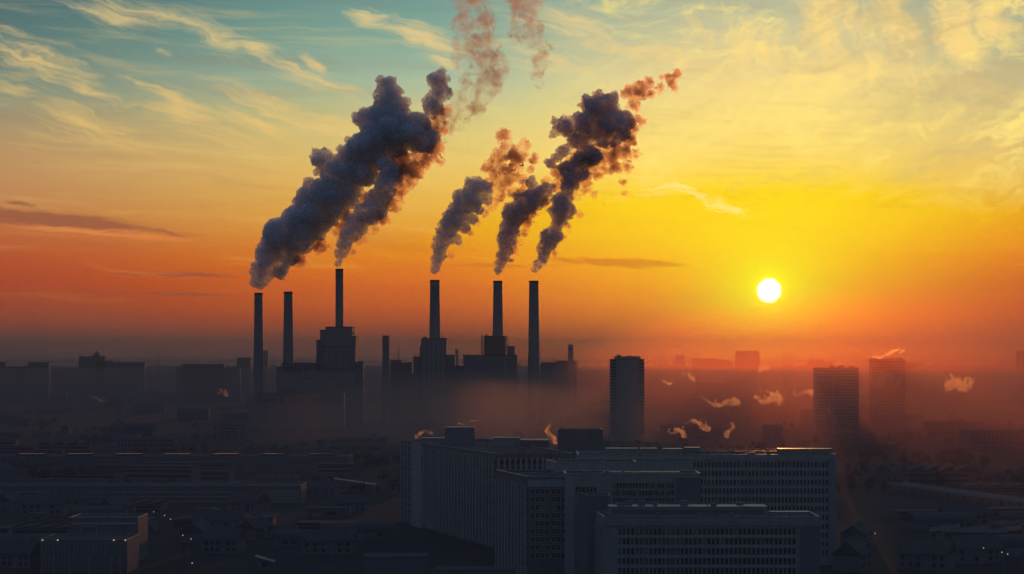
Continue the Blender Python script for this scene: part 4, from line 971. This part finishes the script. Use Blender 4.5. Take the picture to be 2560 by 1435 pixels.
for x, d, k in placed:
    o = protos[k] if first[k] else copy_tree(protos[k]); first[k] = False
    o.location = (x, d, 0); o.rotation_euler.z = r.uniform(-.25, .25) if k != 3 else r.choice((0, .3, -.4, 1.2, 1.57)) + r.uniform(-.15, .15); o.scale = (r.uniform(.7, 1.15), r.uniform(.8, 1.1), r.uniform(.7, 1.25) if d > 1150 else (r.uniform(.4, .75) if k < 3 else r.uniform(.8, 1.1)))
    tag(o, labs[k], 'building', grp[k])

# ------------------------------------------------------------------ dark trees between the houses
def trees():
    r = random.Random(5); V_, F_2 = [], []
    spots = []
    for c in range(150):
        d = 1120 + 3000*r.random()**1.3; px = r.uniform(-80, 2640)
        if 930 < px < 2120 and d < 1000: continue
        for i in range(r.randint(4, 11)): spots.append((X(px, d)+r.gauss(0, 16), d+r.gauss(0, 12), r.uniform(5, 11)))
    for x, y, h in spots:
        if any(a < x < b and c < y < e for a, b, c, e in taken): continue
        cr = h*.38; n = 60 if y < 1700 else 30
        b = len(V_); V_.extend([(x-.2,y,0),(x+.2,y,0),(x+.15,y,h*.6),(x-.15,y,h*.6)]); F_2.append((b,b+1,b+2,b+3))
        for i in range(n):
            a, e, q = r.uniform(0, 6.283), r.uniform(-1, 1), r.random()**.4; c = math.sqrt(1-e*e)
            p = Vector((x + cr*q*c*math.cos(a), y + cr*q*c*math.sin(a), h*.62 + h*.38*q*e)); s = r.uniform(.5, 1.1)*h/9*(1.3 if n < 30 else 1)
            u = Vector((r.gauss(0,1), r.gauss(0,1), r.gauss(0,1))).normalized(); w = u.orthogonal().normalized()*s; z = u.cross(w).normalized()*s*.8
            b = len(V_); V_.extend([tuple(p-w), tuple(p-z), tuple(p+w), tuple(p+z)]); F_2.append((b, b+1, b+2, b+3))
    m = solid('tree_leaves', (.022,.027,.018), .95, 0, .4, .5, .05, streak=False)
    me = bpy.data.meshes.new('trees'); me.from_pydata(V_, [], F_2); me.materials.append(m); o = link('woodland', me); tag(o, kind='stuff')
trees()

# ------------------------------------------------------------------ lit street lamps
em, t_, out_ = mat_new('lamp_light'); e_ = t_.nodes.new('ShaderNodeEmission'); e_.inputs['Color'].default_value = (1, .72, .42, 1); e_.inputs['Strength'].default_value = 0.8; t_.links.new(e_.outputs[0], out_.inputs['Surface'])
lamp = empty('street_lamp'); MB().lathe(0, 0, [(.16, 0), (.12, 4), (.08, 7.5)], 8).build('pole', M['steel'], lamp)
MB().bar((0, 0, 7.4), (1.2, -.3, 7.7), .12, .12).build('arm', M['steel'], lamp); hd = MB().box(.8, 1.6, -.55, -.1, 7.6, 7.85).build('lamp_head', M['steel'], lamp)
MB().lathe(1.2, -.33, [(.08, 7.26), (.2, 7.36), (.22, 7.58)], 10).build('bulb', em, lamp)
lp = [(1802,1057),(1895,1062),(1954,1082),(1933,1100),(1880,1066),(378,1290),(405,1300),(420,1310),(450,1355),(470,1365),(472,1432),(2180,1350),(2496,1402),(2510,1407),(2450,1390),(2290,1112),(2090,1015),(1410,1010),(150,1130),(452,945)]
first_l = True
for px, py in lp:
    dd = CAMH*FPX/(py + 30 - HY) if py > 1150 else 67.5*FPX/(py-HY)
    o = lamp if first_l else copy_tree(lamp); first_l = False
    o.location = (X(px, dd), dd, 0); tag(o, 'small lit street lamp, one warm speck on the dark plain', 'street lamp', 'lit street lamps on the plain')
for i, px in enumerate((107, 145, 285, 314)):
    o = MB().box(-.25, .25, -.12, 0, -.1, .25).build('eaves_lamp', em, None); o.location = (X(px, 690), 690-.38, Z(1352, 690)+.2)
    tag(o, 'little lit lamp on the eaves of the ribbed factory', 'lamp', 'lamps along the factory eaves')
